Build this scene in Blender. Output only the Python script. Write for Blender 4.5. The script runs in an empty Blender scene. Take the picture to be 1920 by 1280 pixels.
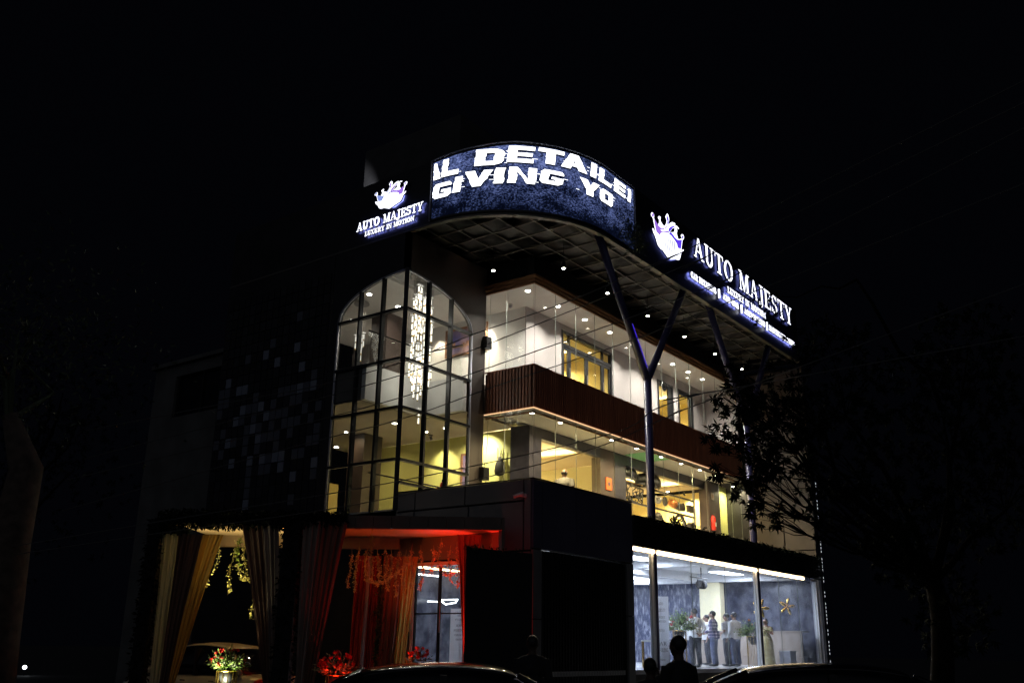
import bpy, bmesh, math, random
from mathutils import Vector, Matrix
random.seed(7)
PI = math.pi
sc = bpy.context.scene
COL = sc.collection

# ------------------------------------------------------------------ camera
EYE = Vector((-21.1, -15.0, 1.6))
cam_d = bpy.data.cameras.new('camera')
cam_d.sensor_width = 36.0
cam_d.lens = 33.41
cam_d.clip_start = 0.1
cam_d.clip_end = 600
cam = bpy.data.objects.new('camera', cam_d)
COL.objects.link(cam)
RGT = Vector((0.59540613, -0.80329931, 0.0142043))
UPV = Vector((-0.25398038, -0.17141858, 0.95189791))
FWD = Vector((0.76222405, 0.57037347, 0.30608594))
m = Matrix.Identity(4)
for i in range(3):
    m[i][0], m[i][1], m[i][2], m[i][3] = RGT[i], UPV[i], -FWD[i], EYE[i]
cam.matrix_world = m
sc.camera = cam

# ------------------------------------------------------------------ world: night sky with a low glow added in place of street lighting
w = bpy.data.worlds.new("World")
sc.world = w
w.use_nodes = True
nt = w.node_tree
bg = nt.nodes['Background']
geo = nt.nodes.new('ShaderNodeNewGeometry')
dot = nt.nodes.new('ShaderNodeVectorMath'); dot.operation = 'DOT_PRODUCT'
dot.inputs[1].default_value = (0.90, 0.42, -0.12)   # glow lies behind and left of the viewer, low down
nt.links.new(geo.outputs['Incoming'], dot.inputs[0])
ramp = nt.nodes.new('ShaderNodeValToRGB')
ramp.color_ramp.elements[0].position = 0.15
ramp.color_ramp.elements[0].color = (0.0007, 0.0008, 0.0014, 1)
ramp.color_ramp.elements[1].position = 1.0
ramp.color_ramp.elements[1].color = (0.050, 0.053, 0.062, 1)
nt.links.new(dot.outputs['Value'], ramp.inputs[0])
nt.links.new(ramp.outputs[0], bg.inputs[0])
bg.inputs[1].default_value = 1.0

sc.view_settings.view_transform = 'Standard'
sc.view_settings.look = 'None'
sc.view_settings.exposure = 0.0
sc.view_settings.gamma = 1.0
sc.cycles.use_denoising = True
sc.cycles.max_bounces = 8
sc.cycles.transparent_max_bounces = 24
sc.cycles.sample_clamp_indirect = 4.0
sc.cycles.caustics_reflective = False
sc.cycles.caustics_refractive = False

# ------------------------------------------------------------------ materials
def base_mat(name, color=(0.5, 0.5, 0.5), rough=0.6, metal=0.0, spec=0.5):
    m = bpy.data.materials.new(name); m.use_nodes = True
    b = m.node_tree.nodes['Principled BSDF']
    b.inputs['Base Color'].default_value = (*color, 1)
    b.inputs['Roughness'].default_value = rough
    b.inputs['Metallic'].default_value = metal
    b.inputs['Specular IOR Level'].default_value = spec
    return m

def noise_mat(name, c1, c2, scale=4.0, rough=0.6, metal=0.0, detail=6, bump=0.0, stretch=(1, 1, 1), spec=0.5, lo=0.35, hi=0.65, rv=0.08):
    m = base_mat(name, c1, rough, metal, spec)
    n = m.node_tree; b = n.nodes['Principled BSDF']
    tc = n.nodes.new('ShaderNodeTexCoord'); mp = n.nodes.new('ShaderNodeMapping')
    mp.inputs['Scale'].default_value = stretch
    nz = n.nodes.new('ShaderNodeTexNoise'); nz.inputs['Scale'].default_value = scale; nz.inputs['Detail'].default_value = detail
    cr = n.nodes.new('ShaderNodeValToRGB')
    cr.color_ramp.elements[0].position = lo; cr.color_ramp.elements[0].color = (*c1, 1)
    cr.color_ramp.elements[1].position = hi; cr.color_ramp.elements[1].color = (*c2, 1)
    n.links.new(tc.outputs['Object'], mp.inputs[0]); n.links.new(mp.outputs[0], nz.inputs['Vector'])
    n.links.new(nz.outputs['Fac'], cr.inputs[0]); n.links.new(cr.outputs[0], b.inputs['Base Color'])
    mr = n.nodes.new('ShaderNodeMapRange'); mr.inputs[3].default_value = max(0, rough - rv); mr.inputs[4].default_value = rough + rv
    n.links.new(nz.outputs['Fac'], mr.inputs[0]); n.links.new(mr.outputs[0], b.inputs['Roughness'])
    if bump:
        bp = n.nodes.new('ShaderNodeBump'); bp.inputs['Strength'].default_value = bump; bp.inputs['Distance'].default_value = 0.02
        n.links.new(nz.outputs['Fac'], bp.inputs['Height']); n.links.new(bp.outputs[0], b.inputs['Normal'])
    return m

def emit_mat(name, color, strength):
    m = bpy.data.materials.new(name); m.use_nodes = True
    n = m.node_tree; n.nodes.clear()
    e = n.nodes.new('ShaderNodeEmission'); e.inputs[0].default_value = (*color, 1); e.inputs[1].default_value = strength
    o = n.nodes.new('ShaderNodeOutputMaterial'); n.links.new(e.outputs[0], o.inputs[0])
    return m

def glass_mat(name, tint=(0.97, 0.99, 0.98), refl=0.03):
    m = bpy.data.materials.new(name); m.use_nodes = True
    n = m.node_tree; n.nodes.clear()
    t = n.nodes.new('ShaderNodeBsdfTransparent'); t.inputs[0].default_value = (*tint, 1)
    g = n.nodes.new('ShaderNodeBsdfGlossy'); g.inputs['Roughness'].default_value = 0.01
    fr = n.nodes.new('ShaderNodeFresnel')
    gm = n.nodes.new('ShaderNodeNewGeometry'); ir = n.nodes.new('ShaderNodeMapRange')
    ir.inputs[3].default_value = 1.45; ir.inputs[4].default_value = 1 / 1.45
    n.links.new(gm.outputs['Backfacing'], ir.inputs[0]); n.links.new(ir.outputs[0], fr.inputs[0])
    mul = n.nodes.new('ShaderNodeMath'); mul.operation = 'MULTIPLY'; mul.inputs[1].default_value = refl / 0.04
    n.links.new(fr.outputs[0], mul.inputs[0])
    mx = n.nodes.new('ShaderNodeMixShader'); o = n.nodes.new('ShaderNodeOutputMaterial')
    n.links.new(mul.outputs[0], mx.inputs[0]); n.links.new(t.outputs[0], mx.inputs[1]); n.links.new(g.outputs[0], mx.inputs[2])
    n.links.new(mx.outputs[0], o.inputs[0])
    return m

def smudge(name):
    m = glass_mat(name, (0.95, 0.97, 1.0), 0.035)
    n = m.node_tree; o = n.nodes['Material Output']; src = o.inputs[0].links[0].from_socket
    df = n.nodes.new('ShaderNodeBsdfTranslucent'); df.inputs[0].default_value = (.9, .93, 1, 1)
    tc = n.nodes.new('ShaderNodeTexCoord'); nz = n.nodes.new('ShaderNodeTexNoise'); nz.inputs['Scale'].default_value = 2.2; nz.inputs['Detail'].default_value = 8; nz.inputs['Distortion'].default_value = 1.2
    mr = n.nodes.new('ShaderNodeMapRange'); mr.inputs[1].default_value = .40; mr.inputs[2].default_value = .75; mr.inputs[3].default_value = .006; mr.inputs[4].default_value = .055
    mx = n.nodes.new('ShaderNodeMixShader')
    n.links.new(tc.outputs['Object'], nz.inputs['Vector']); n.links.new(nz.outputs['Fac'], mr.inputs[0]); n.links.new(mr.outputs[0], mx.inputs[0])
    n.links.new(src, mx.inputs[1]); n.links.new(df.outputs[0], mx.inputs[2]); n.links.new(mx.outputs[0], o.inputs[0])
    return m

def cloth_mat(name, c, trans=0.35):
    m = noise_mat(name, tuple(v * 0.85 for v in c), c, 9, 0.85, stretch=(1, 1, 0.1))
    n = m.node_tree; b = n.nodes['Principled BSDF']; o = n.nodes['Material Output']
    tr = n.nodes.new('ShaderNodeBsdfTranslucent'); tr.inputs[0].default_value = (*c, 1)
    mx = n.nodes.new('ShaderNodeMixShader'); mx.inputs[0].default_value = trans
    n.links.new(b.outputs[0], mx.inputs[1]); n.links.new(tr.outputs[0], mx.inputs[2]); n.links.new(mx.outputs[0], o.inputs[0])
    return m

M = {}
M['asphalt'] = noise_mat('asphalt', (0.035, 0.035, 0.037), (0.07, 0.07, 0.07), 30, 0.85, bump=0.3)
M['paving'] = noise_mat('paving', (0.16, 0.155, 0.15), (0.26, 0.25, 0.24), 3, 0.7, bump=0.1)
M['clad_black'] = noise_mat('clad_black', (0.012, 0.012, 0.014), (0.022, 0.022, 0.026), 1.5, 0.32)
M['clad_grey'] = noise_mat('clad_grey', (0.14, 0.145, 0.155), (0.18, 0.185, 0.195), 0.8, 0.42)
M['clad_blue'] = noise_mat('clad_blue', (0.055, 0.055, 0.10), (0.08, 0.08, 0.13), 0.8, 0.4)
M['joint'] = base_mat('joint', (0.01, 0.01, 0.01), 0.9)
M['clad_taupe'] = noise_mat('clad_taupe', (0.055, 0.044, 0.040), (0.085, 0.068, 0.062), 0.8, 0.5)
M['dark_metal'] = base_mat('dark_metal', (0.02, 0.021, 0.024), 0.4, 0.4)
M['soffit_dark'] = noise_mat('soffit_dark', (0.018, 0.019, 0.022), (0.045, 0.046, 0.05), 8, 0.6)
M['soffit_bar'] = base_mat('soffit_bar', (0.11, 0.105, 0.095), 0.45, 0.3)
M['white_wall'] = noise_mat('white_wall', (0.72, 0.71, 0.69), (0.80, 0.79, 0.77), 1.2, 0.55)
M['lilac_wall'] = noise_mat('lilac_wall', (0.36, 0.335, 0.335), (0.42, 0.39, 0.39), 1.0, 0.5)
M['ceiling'] = noise_mat('ceiling', (0.66, 0.64, 0.60), (0.74, 0.72, 0.68), 0.7, 0.7)
M['yellow_wall'] = noise_mat('yellow_wall', (0.62, 0.62, 0.20), (0.70, 0.70, 0.25), 1.0, 0.6)
M['mustard_wall'] = noise_mat('mustard_wall', (0.76, 0.60, 0.20), (0.82, 0.66, 0.25), 1.0, 0.6)
M['cream_wall'] = noise_mat('cream_wall', (0.82, 0.74, 0.48), (0.87, 0.79, 0.53), 1.0, 0.6)
M['brown_wall'] = noise_mat('brown_wall', (0.045, 0.032, 0.028), (0.070, 0.050, 0.044), 1.0, 0.5)
M['tan_ceiling'] = noise_mat('tan_ceiling', (0.42, 0.33, 0.20), (0.48, 0.38, 0.24), 0.8, 0.7)
M['taupe_ceiling'] = noise_mat('taupe_ceiling', (0.34, 0.30, 0.26), (0.40, 0.36, 0.31), 0.8, 0.7)
M['pillar_stone'] = noise_mat('pillar_stone', (0.020, 0.020, 0.032), (0.040, 0.038, 0.055), 5, 0.4, bump=0.1)
M['wood_slat'] = noise_mat('wood_slat', (0.20, 0.075, 0.045), (0.30, 0.115, 0.07), 5, 0.42, stretch=(1, 1, 0.1))
M['wood_back'] = noise_mat('wood_back', (0.07, 0.028, 0.018), (0.10, 0.04, 0.026), 5, 0.5, stretch=(1, 1, 0.1))
M['wood_beam'] = noise_mat('wood_beam', (0.22, 0.11, 0.055), (0.32, 0.17, 0.09), 6, 0.5, stretch=(0.3, 0.3, 4))
M['floor_tile'] = noise_mat('floor_tile', (0.55, 0.55, 0.55), (0.65, 0.65, 0.65), 1.5, 0.2)
M['floor_dark'] = noise_mat('floor_dark', (0.10, 0.09, 0.08), (0.16, 0.14, 0.12), 1.5, 0.4)
M['glass'] = glass_mat('glass')
M['glass_smudged'] = smudge('glass_smudged')
M['glass_edge'] = base_mat('glass_edge', (0.20, 0.23, 0.21), 0.4)
M['marble'] = noise_mat('marble', (0.07, 0.08, 0.135), (0.50, 0.52, 0.62), 13, 0.25, detail=15, stretch=(1, 1, 0.3), lo=0.48, hi=0.80)
M['navy'] = noise_mat('navy', (0.035, 0.040, 0.07), (0.13, 0.14, 0.20), 3.2, 0.22, detail=14)
M['column_paint'] = base_mat('column_paint', (0.038, 0.036, 0.11), 0.3, 0.1)
M['white_metal'] = base_mat('white_metal', (0.75, 0.76, 0.78), 0.4)
M['pale_metal'] = base_mat('pale_metal', (0.42, 0.43, 0.50), 0.4, 0.2)
M['black_plastic'] = base_mat('black_plastic', (0.012, 0.012, 0.013), 0.35)
M['cable_grey'] = base_mat('cable_grey', (0.10, 0.10, 0.10), 0.45)
M['steel'] = base_mat('steel', (0.35, 0.34, 0.33), 0.35, 0.8)
M['dark_steel'] = base_mat('dark_steel', (0.06, 0.055, 0.05), 0.45, 0.6)
M['gold'] = base_mat('gold', (0.85, 0.58, 0.16), 0.25, 1.0)
M['red_paint'] = base_mat('red_paint', (0.55, 0.03, 0.02), 0.35)
M['orange_paint'] = base_mat('orange_paint', (0.75, 0.14, 0.03), 0.5)
M['copper'] = noise_mat('copper', (0.30, 0.10, 0.03), (0.7, 0.28, 0.08), 8, 0.4, 0.5)
M['paper'] = base_mat('paper', (0.78, 0.80, 0.84), 0.6)
M['banner_sheet'] = cloth_mat('banner_sheet', (0.85, 0.87, 0.92), 0.55)
M['ink'] = base_mat('ink', (0.08, 0.08, 0.12), 0.6)
M['led_warm'] = emit_mat('led_warm', (1.0, 0.72, 0.40), 14)
M['led_thin'] = emit_mat('led_thin', (1.0, 0.62, 0.32), 1.1)
M['led_violet'] = emit_mat('led_violet', (0.05, 0.025, 0.75), 1.0)
M['panel_white'] = emit_mat('panel_white', (0.86, 0.92, 1.0), 7)
M['downlight'] = emit_mat('downlight', (1.0, 0.93, 0.82), 22)
M['cove'] = emit_mat('cove', (1.0, 0.76, 0.40), 75)
M['sign_white'] = emit_mat('sign_white', (0.86, 0.88, 1.0), 2.8)
M['sign_side'] = base_mat('sign_side', (0.05, 0.05, 0.08), 0.5)
M['sign_halo'] = emit_mat('sign_halo', (0.26, 0.30, 1.0), 2.5)
M['sign_halo_strong'] = emit_mat('sign_halo_strong', (0.26, 0.30, 1.0), 12)
M['sign_violet'] = emit_mat('sign_violet', (0.36, 0.18, 0.80), 1.0)
M['sign_blue'] = emit_mat('sign_blue', (0.12, 0.05, 0.85), 1.0)
M['sign_sky'] = emit_mat('sign_sky', (0.25, 0.33, 0.75), 1.0)
M['sign_grey'] = emit_mat('sign_grey', (0.74, 0.75, 0.90), 1.0)
M['led_letter'] = emit_mat('led_letter', (0.92, 0.95, 1.0), 3.2)
M['led_shadow'] = emit_mat('led_shadow', (0.004, 0.006, 0.02), 1.0)
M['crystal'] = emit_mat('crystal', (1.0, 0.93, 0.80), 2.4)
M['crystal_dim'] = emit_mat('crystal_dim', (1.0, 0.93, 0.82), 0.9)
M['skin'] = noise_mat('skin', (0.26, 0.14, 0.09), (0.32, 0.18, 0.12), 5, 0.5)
M['hair'] = base_mat('hair', (0.012, 0.010, 0.010), 0.5)
M['shirt_white'] = noise_mat('shirt_white', (0.74, 0.75, 0.78), (0.82, 0.83, 0.86), 7, 0.8, bump=0.3)
M['shirt_grey'] = noise_mat('shirt_grey', (0.34, 0.34, 0.35), (0.42, 0.42, 0.43), 7, 0.8, bump=0.3)
M['shirt_taupe'] = noise_mat('shirt_taupe', (0.17, 0.16, 0.14), (0.24, 0.23, 0.20), 7, 0.85, bump=0.3)
M['trouser'] = noise_mat('trouser', (0.018, 0.02, 0.03), (0.035, 0.038, 0.055), 7, 0.8)
M['jeans'] = noise_mat('jeans', (0.05, 0.065, 0.13), (0.09, 0.11, 0.2), 9, 0.8)
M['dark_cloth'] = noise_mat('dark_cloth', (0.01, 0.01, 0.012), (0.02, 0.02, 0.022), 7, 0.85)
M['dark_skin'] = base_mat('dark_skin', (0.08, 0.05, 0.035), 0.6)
M['sari'] = noise_mat('sari', (0.32, 0.27, 0.12), (0.5, 0.44, 0.24), 14, 0.6)
M['shoe'] = base_mat('shoe', (0.012, 0.012, 0.012), 0.35)
M['leaf'] = noise_mat('leaf', (0.035, 0.055, 0.022), (0.06, 0.085, 0.035), 3, 0.55)
M['leaf_bright'] = noise_mat('leaf_bright', (0.10, 0.22, 0.04), (0.30, 0.42, 0.10), 3, 0.6)
M['leaf_pale'] = noise_mat('leaf_pale', (0.42, 0.44, 0.20), (0.62, 0.62, 0.32), 3, 0.6)
M['flower_red'] = base_mat('flower_red', (0.65, 0.02, 0.015), 0.6)
M['flower_orange'] = base_mat('flower_orange', (0.8, 0.26, 0.02), 0.6)
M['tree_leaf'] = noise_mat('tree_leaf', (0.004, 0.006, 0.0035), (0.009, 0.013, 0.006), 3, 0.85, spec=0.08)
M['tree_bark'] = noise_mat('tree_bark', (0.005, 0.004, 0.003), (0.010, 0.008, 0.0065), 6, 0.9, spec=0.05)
M['bark'] = noise_mat('bark', (0.06, 0.045, 0.035), (0.12, 0.09, 0.07), 6, 0.9, bump=0.6)
M['cloth_gold'] = cloth_mat('cloth_gold', (0.55, 0.36, 0.10))
M['cloth_sage'] = cloth_mat('cloth_sage', (0.62, 0.62, 0.46))
M['cloth_maroon'] = cloth_mat('cloth_maroon', (0.20, 0.11, 0.075), .03)
M['cloth_mauve'] = cloth_mat('cloth_mauve', (0.32, 0.25, 0.21), .03)
M['cloth_red'] = cloth_mat('cloth_red', (0.30, 0.035, 0.025), 0.1)
M['cloth_silver'] = base_mat('cloth_silver', (0.85, 0.85, 0.88), 0.3, 0.3)
M['cloth_black'] = noise_mat('cloth_black', (0.006, 0.006, 0.007), (0.012, 0.012, 0.013), 5, 0.9)
M['portal'] = noise_mat('portal', (0.10, 0.07, 0.05), (0.15, 0.10, 0.08), 2, 0.5)
M['portal_inner'] = noise_mat('portal_inner', (0.45, 0.36, 0.30), (0.55, 0.45, 0.38), 2, 0.6)
M['car_black'] = base_mat('car_black', (0.006, 0.006, 0.008), 0.12)
M['car_beige'] = base_mat('car_beige', (0.58, 0.54, 0.45), 0.25, 0.2)
M['car_glass'] = base_mat('car_glass', (0.006, 0.007, 0.01), 0.06)
M['rubber'] = base_mat('rubber', (0.02, 0.02, 0.02), 0.8)
M['chrome'] = base_mat('chrome', (0.75, 0.75, 0.77), 0.12, 1.0)
M['lamp_lens'] = base_mat('lamp_lens', (0.6, 0.6, 0.62), 0.1)
M['plaster'] = noise_mat('plaster', (0.09, 0.09, 0.087), (0.135, 0.135, 0.13), 1.2, 0.85, bump=0.2)
M['counter'] = noise_mat('counter', (0.25, 0.205, 0.175), (0.33, 0.275, 0.235), 40, 0.55)
M['picture_blue'] = noise_mat('picture_blue', (0.10, 0.11, 0.35), (0.35, 0.22, 0.20), 1.6, 0.4)
M['green_glow_paint'] = base_mat('green_glow_paint', (0.16, 0.50, 0.22), 0.6)  # green light on the ceiling, put into a paint colour
M['stair_paint'] = noise_mat('stair_paint', (0.05, 0.05, 0.05), (0.07, 0.07, 0.07), 2, 0.8)
M['roof_gravel'] = noise_mat('roof_gravel', (0.08, 0.08, 0.08), (0.14, 0.14, 0.14), 12, 0.9)

# chequered shirt
mp_ = base_mat('shirt_check', (0.1, 0.1, 0.2), 0.8)
n_ = mp_.node_tree; b_ = n_.nodes['Principled BSDF']
tc_ = n_.nodes.new('ShaderNodeTexCoord'); sx_ = n_.nodes.new('ShaderNodeSeparateXYZ'); n_.links.new(tc_.outputs['Object'], sx_.inputs[0])
def _band(sock, k):
    a = n_.nodes.new('ShaderNodeMath'); a.operation = 'MULTIPLY'; a.inputs[1].default_value = k; n_.links.new(sock, a.inputs[0])
    b = n_.nodes.new('ShaderNodeMath'); b.operation = 'SINE'; n_.links.new(a.outputs[0], b.inputs[0])
    c = n_.nodes.new('ShaderNodeMath'); c.operation = 'GREATER_THAN'; c.inputs[1].default_value = 0.55; n_.links.new(b.outputs[0], c.inputs[0])
    return c.outputs[0]
ad_ = n_.nodes.new('ShaderNodeMath'); ad_.operation = 'ADD'
n_.links.new(_band(sx_.outputs[0], 62), ad_.inputs[0]); n_.links.new(_band(sx_.outputs[2], 62), ad_.inputs[1])
mu_ = n_.nodes.new('ShaderNodeMath'); mu_.operation = 'MULTIPLY'; mu_.inputs[1].default_value = 0.5; n_.links.new(ad_.outputs[0], mu_.inputs[0])
cr_ = n_.nodes.new('ShaderNodeValToRGB')
cr_.color_ramp.elements[0].color = (0.045, 0.045, 0.12, 1); cr_.color_ramp.elements[1].color = (0.7, 0.68, 0.75, 1)
e_ = cr_.color_ramp.elements.new(0.5); e_.color = (0.20, 0.16, 0.26, 1)
n_.links.new(mu_.outputs[0], cr_.inputs[0]); n_.links.new(cr_.outputs[0], b_.inputs['Base Color'])
M['shirt_check'] = mp_

# video wall picture: grunge backdrop shown by the screen
ml = bpy.data.materials.new('screen_image'); ml.use_nodes = True
n = ml.node_tree; n.nodes.clear()
tc = n.nodes.new('ShaderNodeTexCoord'); mp = n.nodes.new('ShaderNodeMapping'); mp.inputs['Scale'].default_value = (1, 1, 1.7)
n1 = n.nodes.new('ShaderNodeTexNoise'); n1.inputs['Scale'].default_value = 1.8; n1.inputs['Detail'].default_value = 3
n2 = n.nodes.new('ShaderNodeTexNoise'); n2.inputs['Scale'].default_value = 16; n2.inputs['Detail'].default_value = 12; n2.inputs['Roughness'].default_value = 0.72
mul = n.nodes.new('ShaderNodeMath'); mul.operation = 'MULTIPLY'
mulk = n.nodes.new('ShaderNodeMath'); mulk.operation = 'MULTIPLY'; mulk.inputs[1].default_value = 2.0
sep = n.nodes.new('ShaderNodeSeparateXYZ')
zr = n.nodes.new('ShaderNodeMapRange'); zr.inputs[1].default_value = 12.6; zr.inputs[2].default_value = 14.0; zr.inputs[3].default_value = 0.80; zr.inputs[4].default_value = 1.08
cr = n.nodes.new('ShaderNodeValToRGB')
cr.color_ramp.elements[0].position = 0.44; cr.color_ramp.elements[0].color = (0.0015, 0.0025, 0.008, 1)
cr.color_ramp.elements[1].position = 0.64; cr.color_ramp.elements[1].color = (0.12, 0.16, 0.38, 1)
e2 = cr.color_ramp.elements.new(0.51); e2.color = (0.024, 0.036, 0.10, 1)
e3 = cr.color_ramp.elements.new(0.82); e3.color = (0.30, 0.38, 0.80, 1)
em = n.nodes.new('ShaderNodeEmission'); em.inputs[1].default_value = 1.0
out = n.nodes.new('ShaderNodeOutputMaterial')
n.links.new(tc.outputs['Object'], mp.inputs[0]); n.links.new(mp.outputs[0], n1.inputs['Vector']); n.links.new(mp.outputs[0], n2.inputs['Vector'])
r1 = n.nodes.new('ShaderNodeMapRange'); r1.inputs[1].default_value = .3; r1.inputs[2].default_value = .7; r1.inputs[3].default_value = .44; r1.inputs[4].default_value = .60
n.links.new(n1.outputs['Fac'], r1.inputs[0]); n.links.new(r1.outputs[0], mul.inputs[0]); n.links.new(n2.outputs['Fac'], mul.inputs[1]); n.links.new(mul.outputs[0], mulk.inputs[0])
n.links.new(tc.outputs['Object'], sep.inputs[0]); n.links.new(sep.outputs[2], zr.inputs[0])
mz = n.nodes.new('ShaderNodeMath'); mz.operation = 'MULTIPLY'; n.links.new(mulk.outputs[0], mz.inputs[0]); n.links.new(zr.outputs[0], mz.inputs[1])
n.links.new(mz.outputs[0], cr.inputs[0]); n.links.new(cr.outputs[0], em.inputs[0]); n.links.new(em.outputs[0], out.inputs[0])
M['screen_image'] = ml

# ------------------------------------------------------------------ helpers
def newbm(): return bmesh.new()

def obj(name, bm, mat, parent=None, smooth=False, label=None):
    me = bpy.data.meshes.new(name)
    bm.normal_update(); bm.to_mesh(me); bm.free()
    mats = mat if isinstance(mat, (list, tuple)) else [mat]
    for k in mats: me.materials.append(M[k] if isinstance(k, str) else k)
    if smooth:
        for p in me.polygons: p.use_smooth = True
    o = bpy.data.objects.new(name, me); COL.objects.link(o)
    if parent is not None: o.parent = parent
    if label: o['label'] = label
    return o

def thing(name, label, cat, loc=(0, 0, 0), rot=0, group=None):
    o = bpy.data.objects.new(name, None); COL.objects.link(o)
    o.empty_display_size = 0.2
    o.location = loc; o.rotation_euler = (0, 0, rot)
    o['label'] = label; o['category'] = cat
    if group: o['group'] = group
    return o

def tag(o, label, cat, group=None, kind=None):
    o['label'] = label; o['category'] = cat
    if group: o['group'] = group
    if kind: o['kind'] = kind
    return o

def box(bm, x0, x1, y0, y1, z0, z1, mi=0):
    if x0 > x1: x0, x1 = x1, x0
    if y0 > y1: y0, y1 = y1, y0
    if z0 > z1: z0, z1 = z1, z0
    v = [bm.verts.new(p) for p in ((x0, y0, z0), (x1, y0, z0), (x1, y1, z0), (x0, y1, z0), (x0, y0, z1), (x1, y0, z1), (x1, y1, z1), (x0, y1, z1))]
    for f in ((0, 3, 2, 1), (4, 5, 6, 7), (0, 1, 5, 4), (1, 2, 6, 5), (2, 3, 7, 6), (3, 0, 4, 7)):
        bm.faces.new([v[i] for i in f]).material_index = mi

def bx(x0, x1, y0, y1, z0, z1):
    bm = newbm(); box(bm, x0, x1, y0, y1, z0, z1); return bm

def frame_of(d):
    d = Vector(d).normalized()
    a = Vector((0, 0, 1)) if abs(d.z) < 0.95 else Vector((1, 0, 0))
    u = d.cross(a).normalized(); return u, d.cross(u).normalized()

def tube(bm, pts, rad, n=8, cap=True, mi=0):
    pts = [Vector(p) for p in pts]
    if not isinstance(rad, (list, tuple)): rad = [rad] * len(pts)
    rings = []
    for i, p in enumerate(pts):
        d = (pts[min(i + 1, len(pts) - 1)] - pts[max(i - 1, 0)])
        if i == 0: u, v = frame_of(d)
        else:
            dn = d.normalized(); u = (u - dn * u.dot(dn)).normalized(); v = dn.cross(u).normalized()
        rings.append([bm.verts.new(p + (u * math.cos(2 * PI * k / n) + v * math.sin(2 * PI * k / n)) * rad[i]) for k in range(n)])
    for a, b in zip(rings, rings[1:]):
        for k in range(n):
            f = bm.faces.new((a[k], a[(k + 1) % n], b[(k + 1) % n], b[k])); f.material_index = mi
    if cap:
        bm.faces.new(rings[0][::-1]).material_index = mi; bm.faces.new(rings[-1]).material_index = mi

def lathe(bm, prof, c=(0, 0, 0), n=16, mi=0):
    c = Vector(c); rings = []
    for r, z in prof:
        rings.append([bm.verts.new(c + Vector((r * math.cos(2 * PI * k / n), r * math.sin(2 * PI * k / n), z))) for k in range(n)])
    for a, b in zip(rings, rings[1:]):
        for k in range(n):
            bm.faces.new((a[k], a[(k + 1) % n], b[(k + 1) % n], b[k])).material_index = mi
    bm.faces.new(rings[0][::-1]).material_index = mi; bm.faces.new(rings[-1]).material_index = mi

def ell(bm, c, r, nu=12, nv=8, mi=0, rot=None):
    c = Vector(c); rings = []
    for j in range(1, nv):
        t = PI * j / nv
        ring = []
        for k in range(nu):
            p = Vector((r[0] * math.sin(t) * math.cos(2 * PI * k / nu), r[1] * math.sin(t) * math.sin(2 * PI * k / nu), -r[2] * math.cos(t)))
            if rot: p = rot @ p
            ring.append(bm.verts.new(c + p))
        rings.append(ring)
    b = Vector((0, 0, -r[2])); t_ = Vector((0, 0, r[2]))
    if rot: b = rot @ b; t_ = rot @ t_
    vb = bm.verts.new(c + b); vt = bm.verts.new(c + t_)
    for k in range(nu):
        bm.faces.new((vb, rings[0][(k + 1) % nu], rings[0][k])).material_index = mi
        bm.faces.new((vt, rings[-1][k], rings[-1][(k + 1) % nu])).material_index = mi
    for a, b2 in zip(rings, rings[1:]):
        for k in range(nu):
            bm.faces.new((a[k], a[(k + 1) % nu], b2[(k + 1) % nu], b2[k])).material_index = mi

def prism(bm, pts2, to3, t0, t1, mi=0, side=None, back=None):
    """pts2: polygon (u, v); to3(u, v, t) -> 3D; t0..t1 the thickness"""
    a = [bm.verts.new(to3(u, v, t0)) for u, v in pts2]
    b = [bm.verts.new(to3(u, v, t1)) for u, v in pts2]
    try:
        bm.faces.new(a).material_index = back if back is not None else mi if side is None else side; bm.faces.new(b[::-1]).material_index = mi
    except ValueError: pass
    k = len(a)
    for i in range(k):
        bm.faces.new((a[i], b[i], b[(i + 1) % k], a[(i + 1) % k])).material_index = mi if side is None else side

def leafquad(bm, p, d, nrm, ln, wd, mi=0):
    d = Vector(d).normalized(); nrm = Vector(nrm)
    s = d.cross(nrm)
    if s.length < 1e-4: s = d.cross(Vector((0.3, 0.5, 0.8)))
    s.normalize(); up = s.cross(d)
    p = Vector(p)
    a = bm.verts.new(p); b = bm.verts.new(p + d * ln * 0.45 + s * wd * 0.5 + up * wd * 0.12)
    c = bm.verts.new(p + d * ln); e = bm.verts.new(p + d * ln * 0.45 - s * wd * 0.5 + up * wd * 0.12)
    bm.faces.new((a, b, c)).material_index = mi; bm.faces.new((a, c, e)).material_index = mi

def rvec(): 
    while True:
        v = Vector((random.uniform(-1, 1), random.uniform(-1, 1), random.uniform(-1, 1)))
        if 0.05 < v.length < 1: return v.normalized()

ORD = ['first', 'second', 'third', 'fourth', 'fifth', 'sixth', 'seventh', 'eighth', 'ninth', 'tenth', 'eleventh', 'twelfth']

def spot(parent, loc, target, power, color, cone=60, blend=0.6, size=0.05, name='light'):
    d = bpy.data.lights.new(name, 'SPOT'); d.energy = power; d.color = color; d.spot_size = math.radians(cone); d.spot_blend = blend; d.shadow_soft_size = size
    o = bpy.data.objects.new(name, d); COL.objects.link(o)
    o.location = loc; o.rotation_euler = (Vector(target) - Vector(loc)).to_track_quat('-Z', 'Y').to_euler()
    if parent: o.parent = parent
    return o

def point(parent, loc, power, color, size=0.1, name='light'):
    d = bpy.data.lights.new(name, 'POINT'); d.energy = power; d.color = color; d.shadow_soft_size = size
    o = bpy.data.objects.new(name, d); COL.objects.link(o); o.location = loc
    if parent: o.parent = parent
    return o

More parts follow.
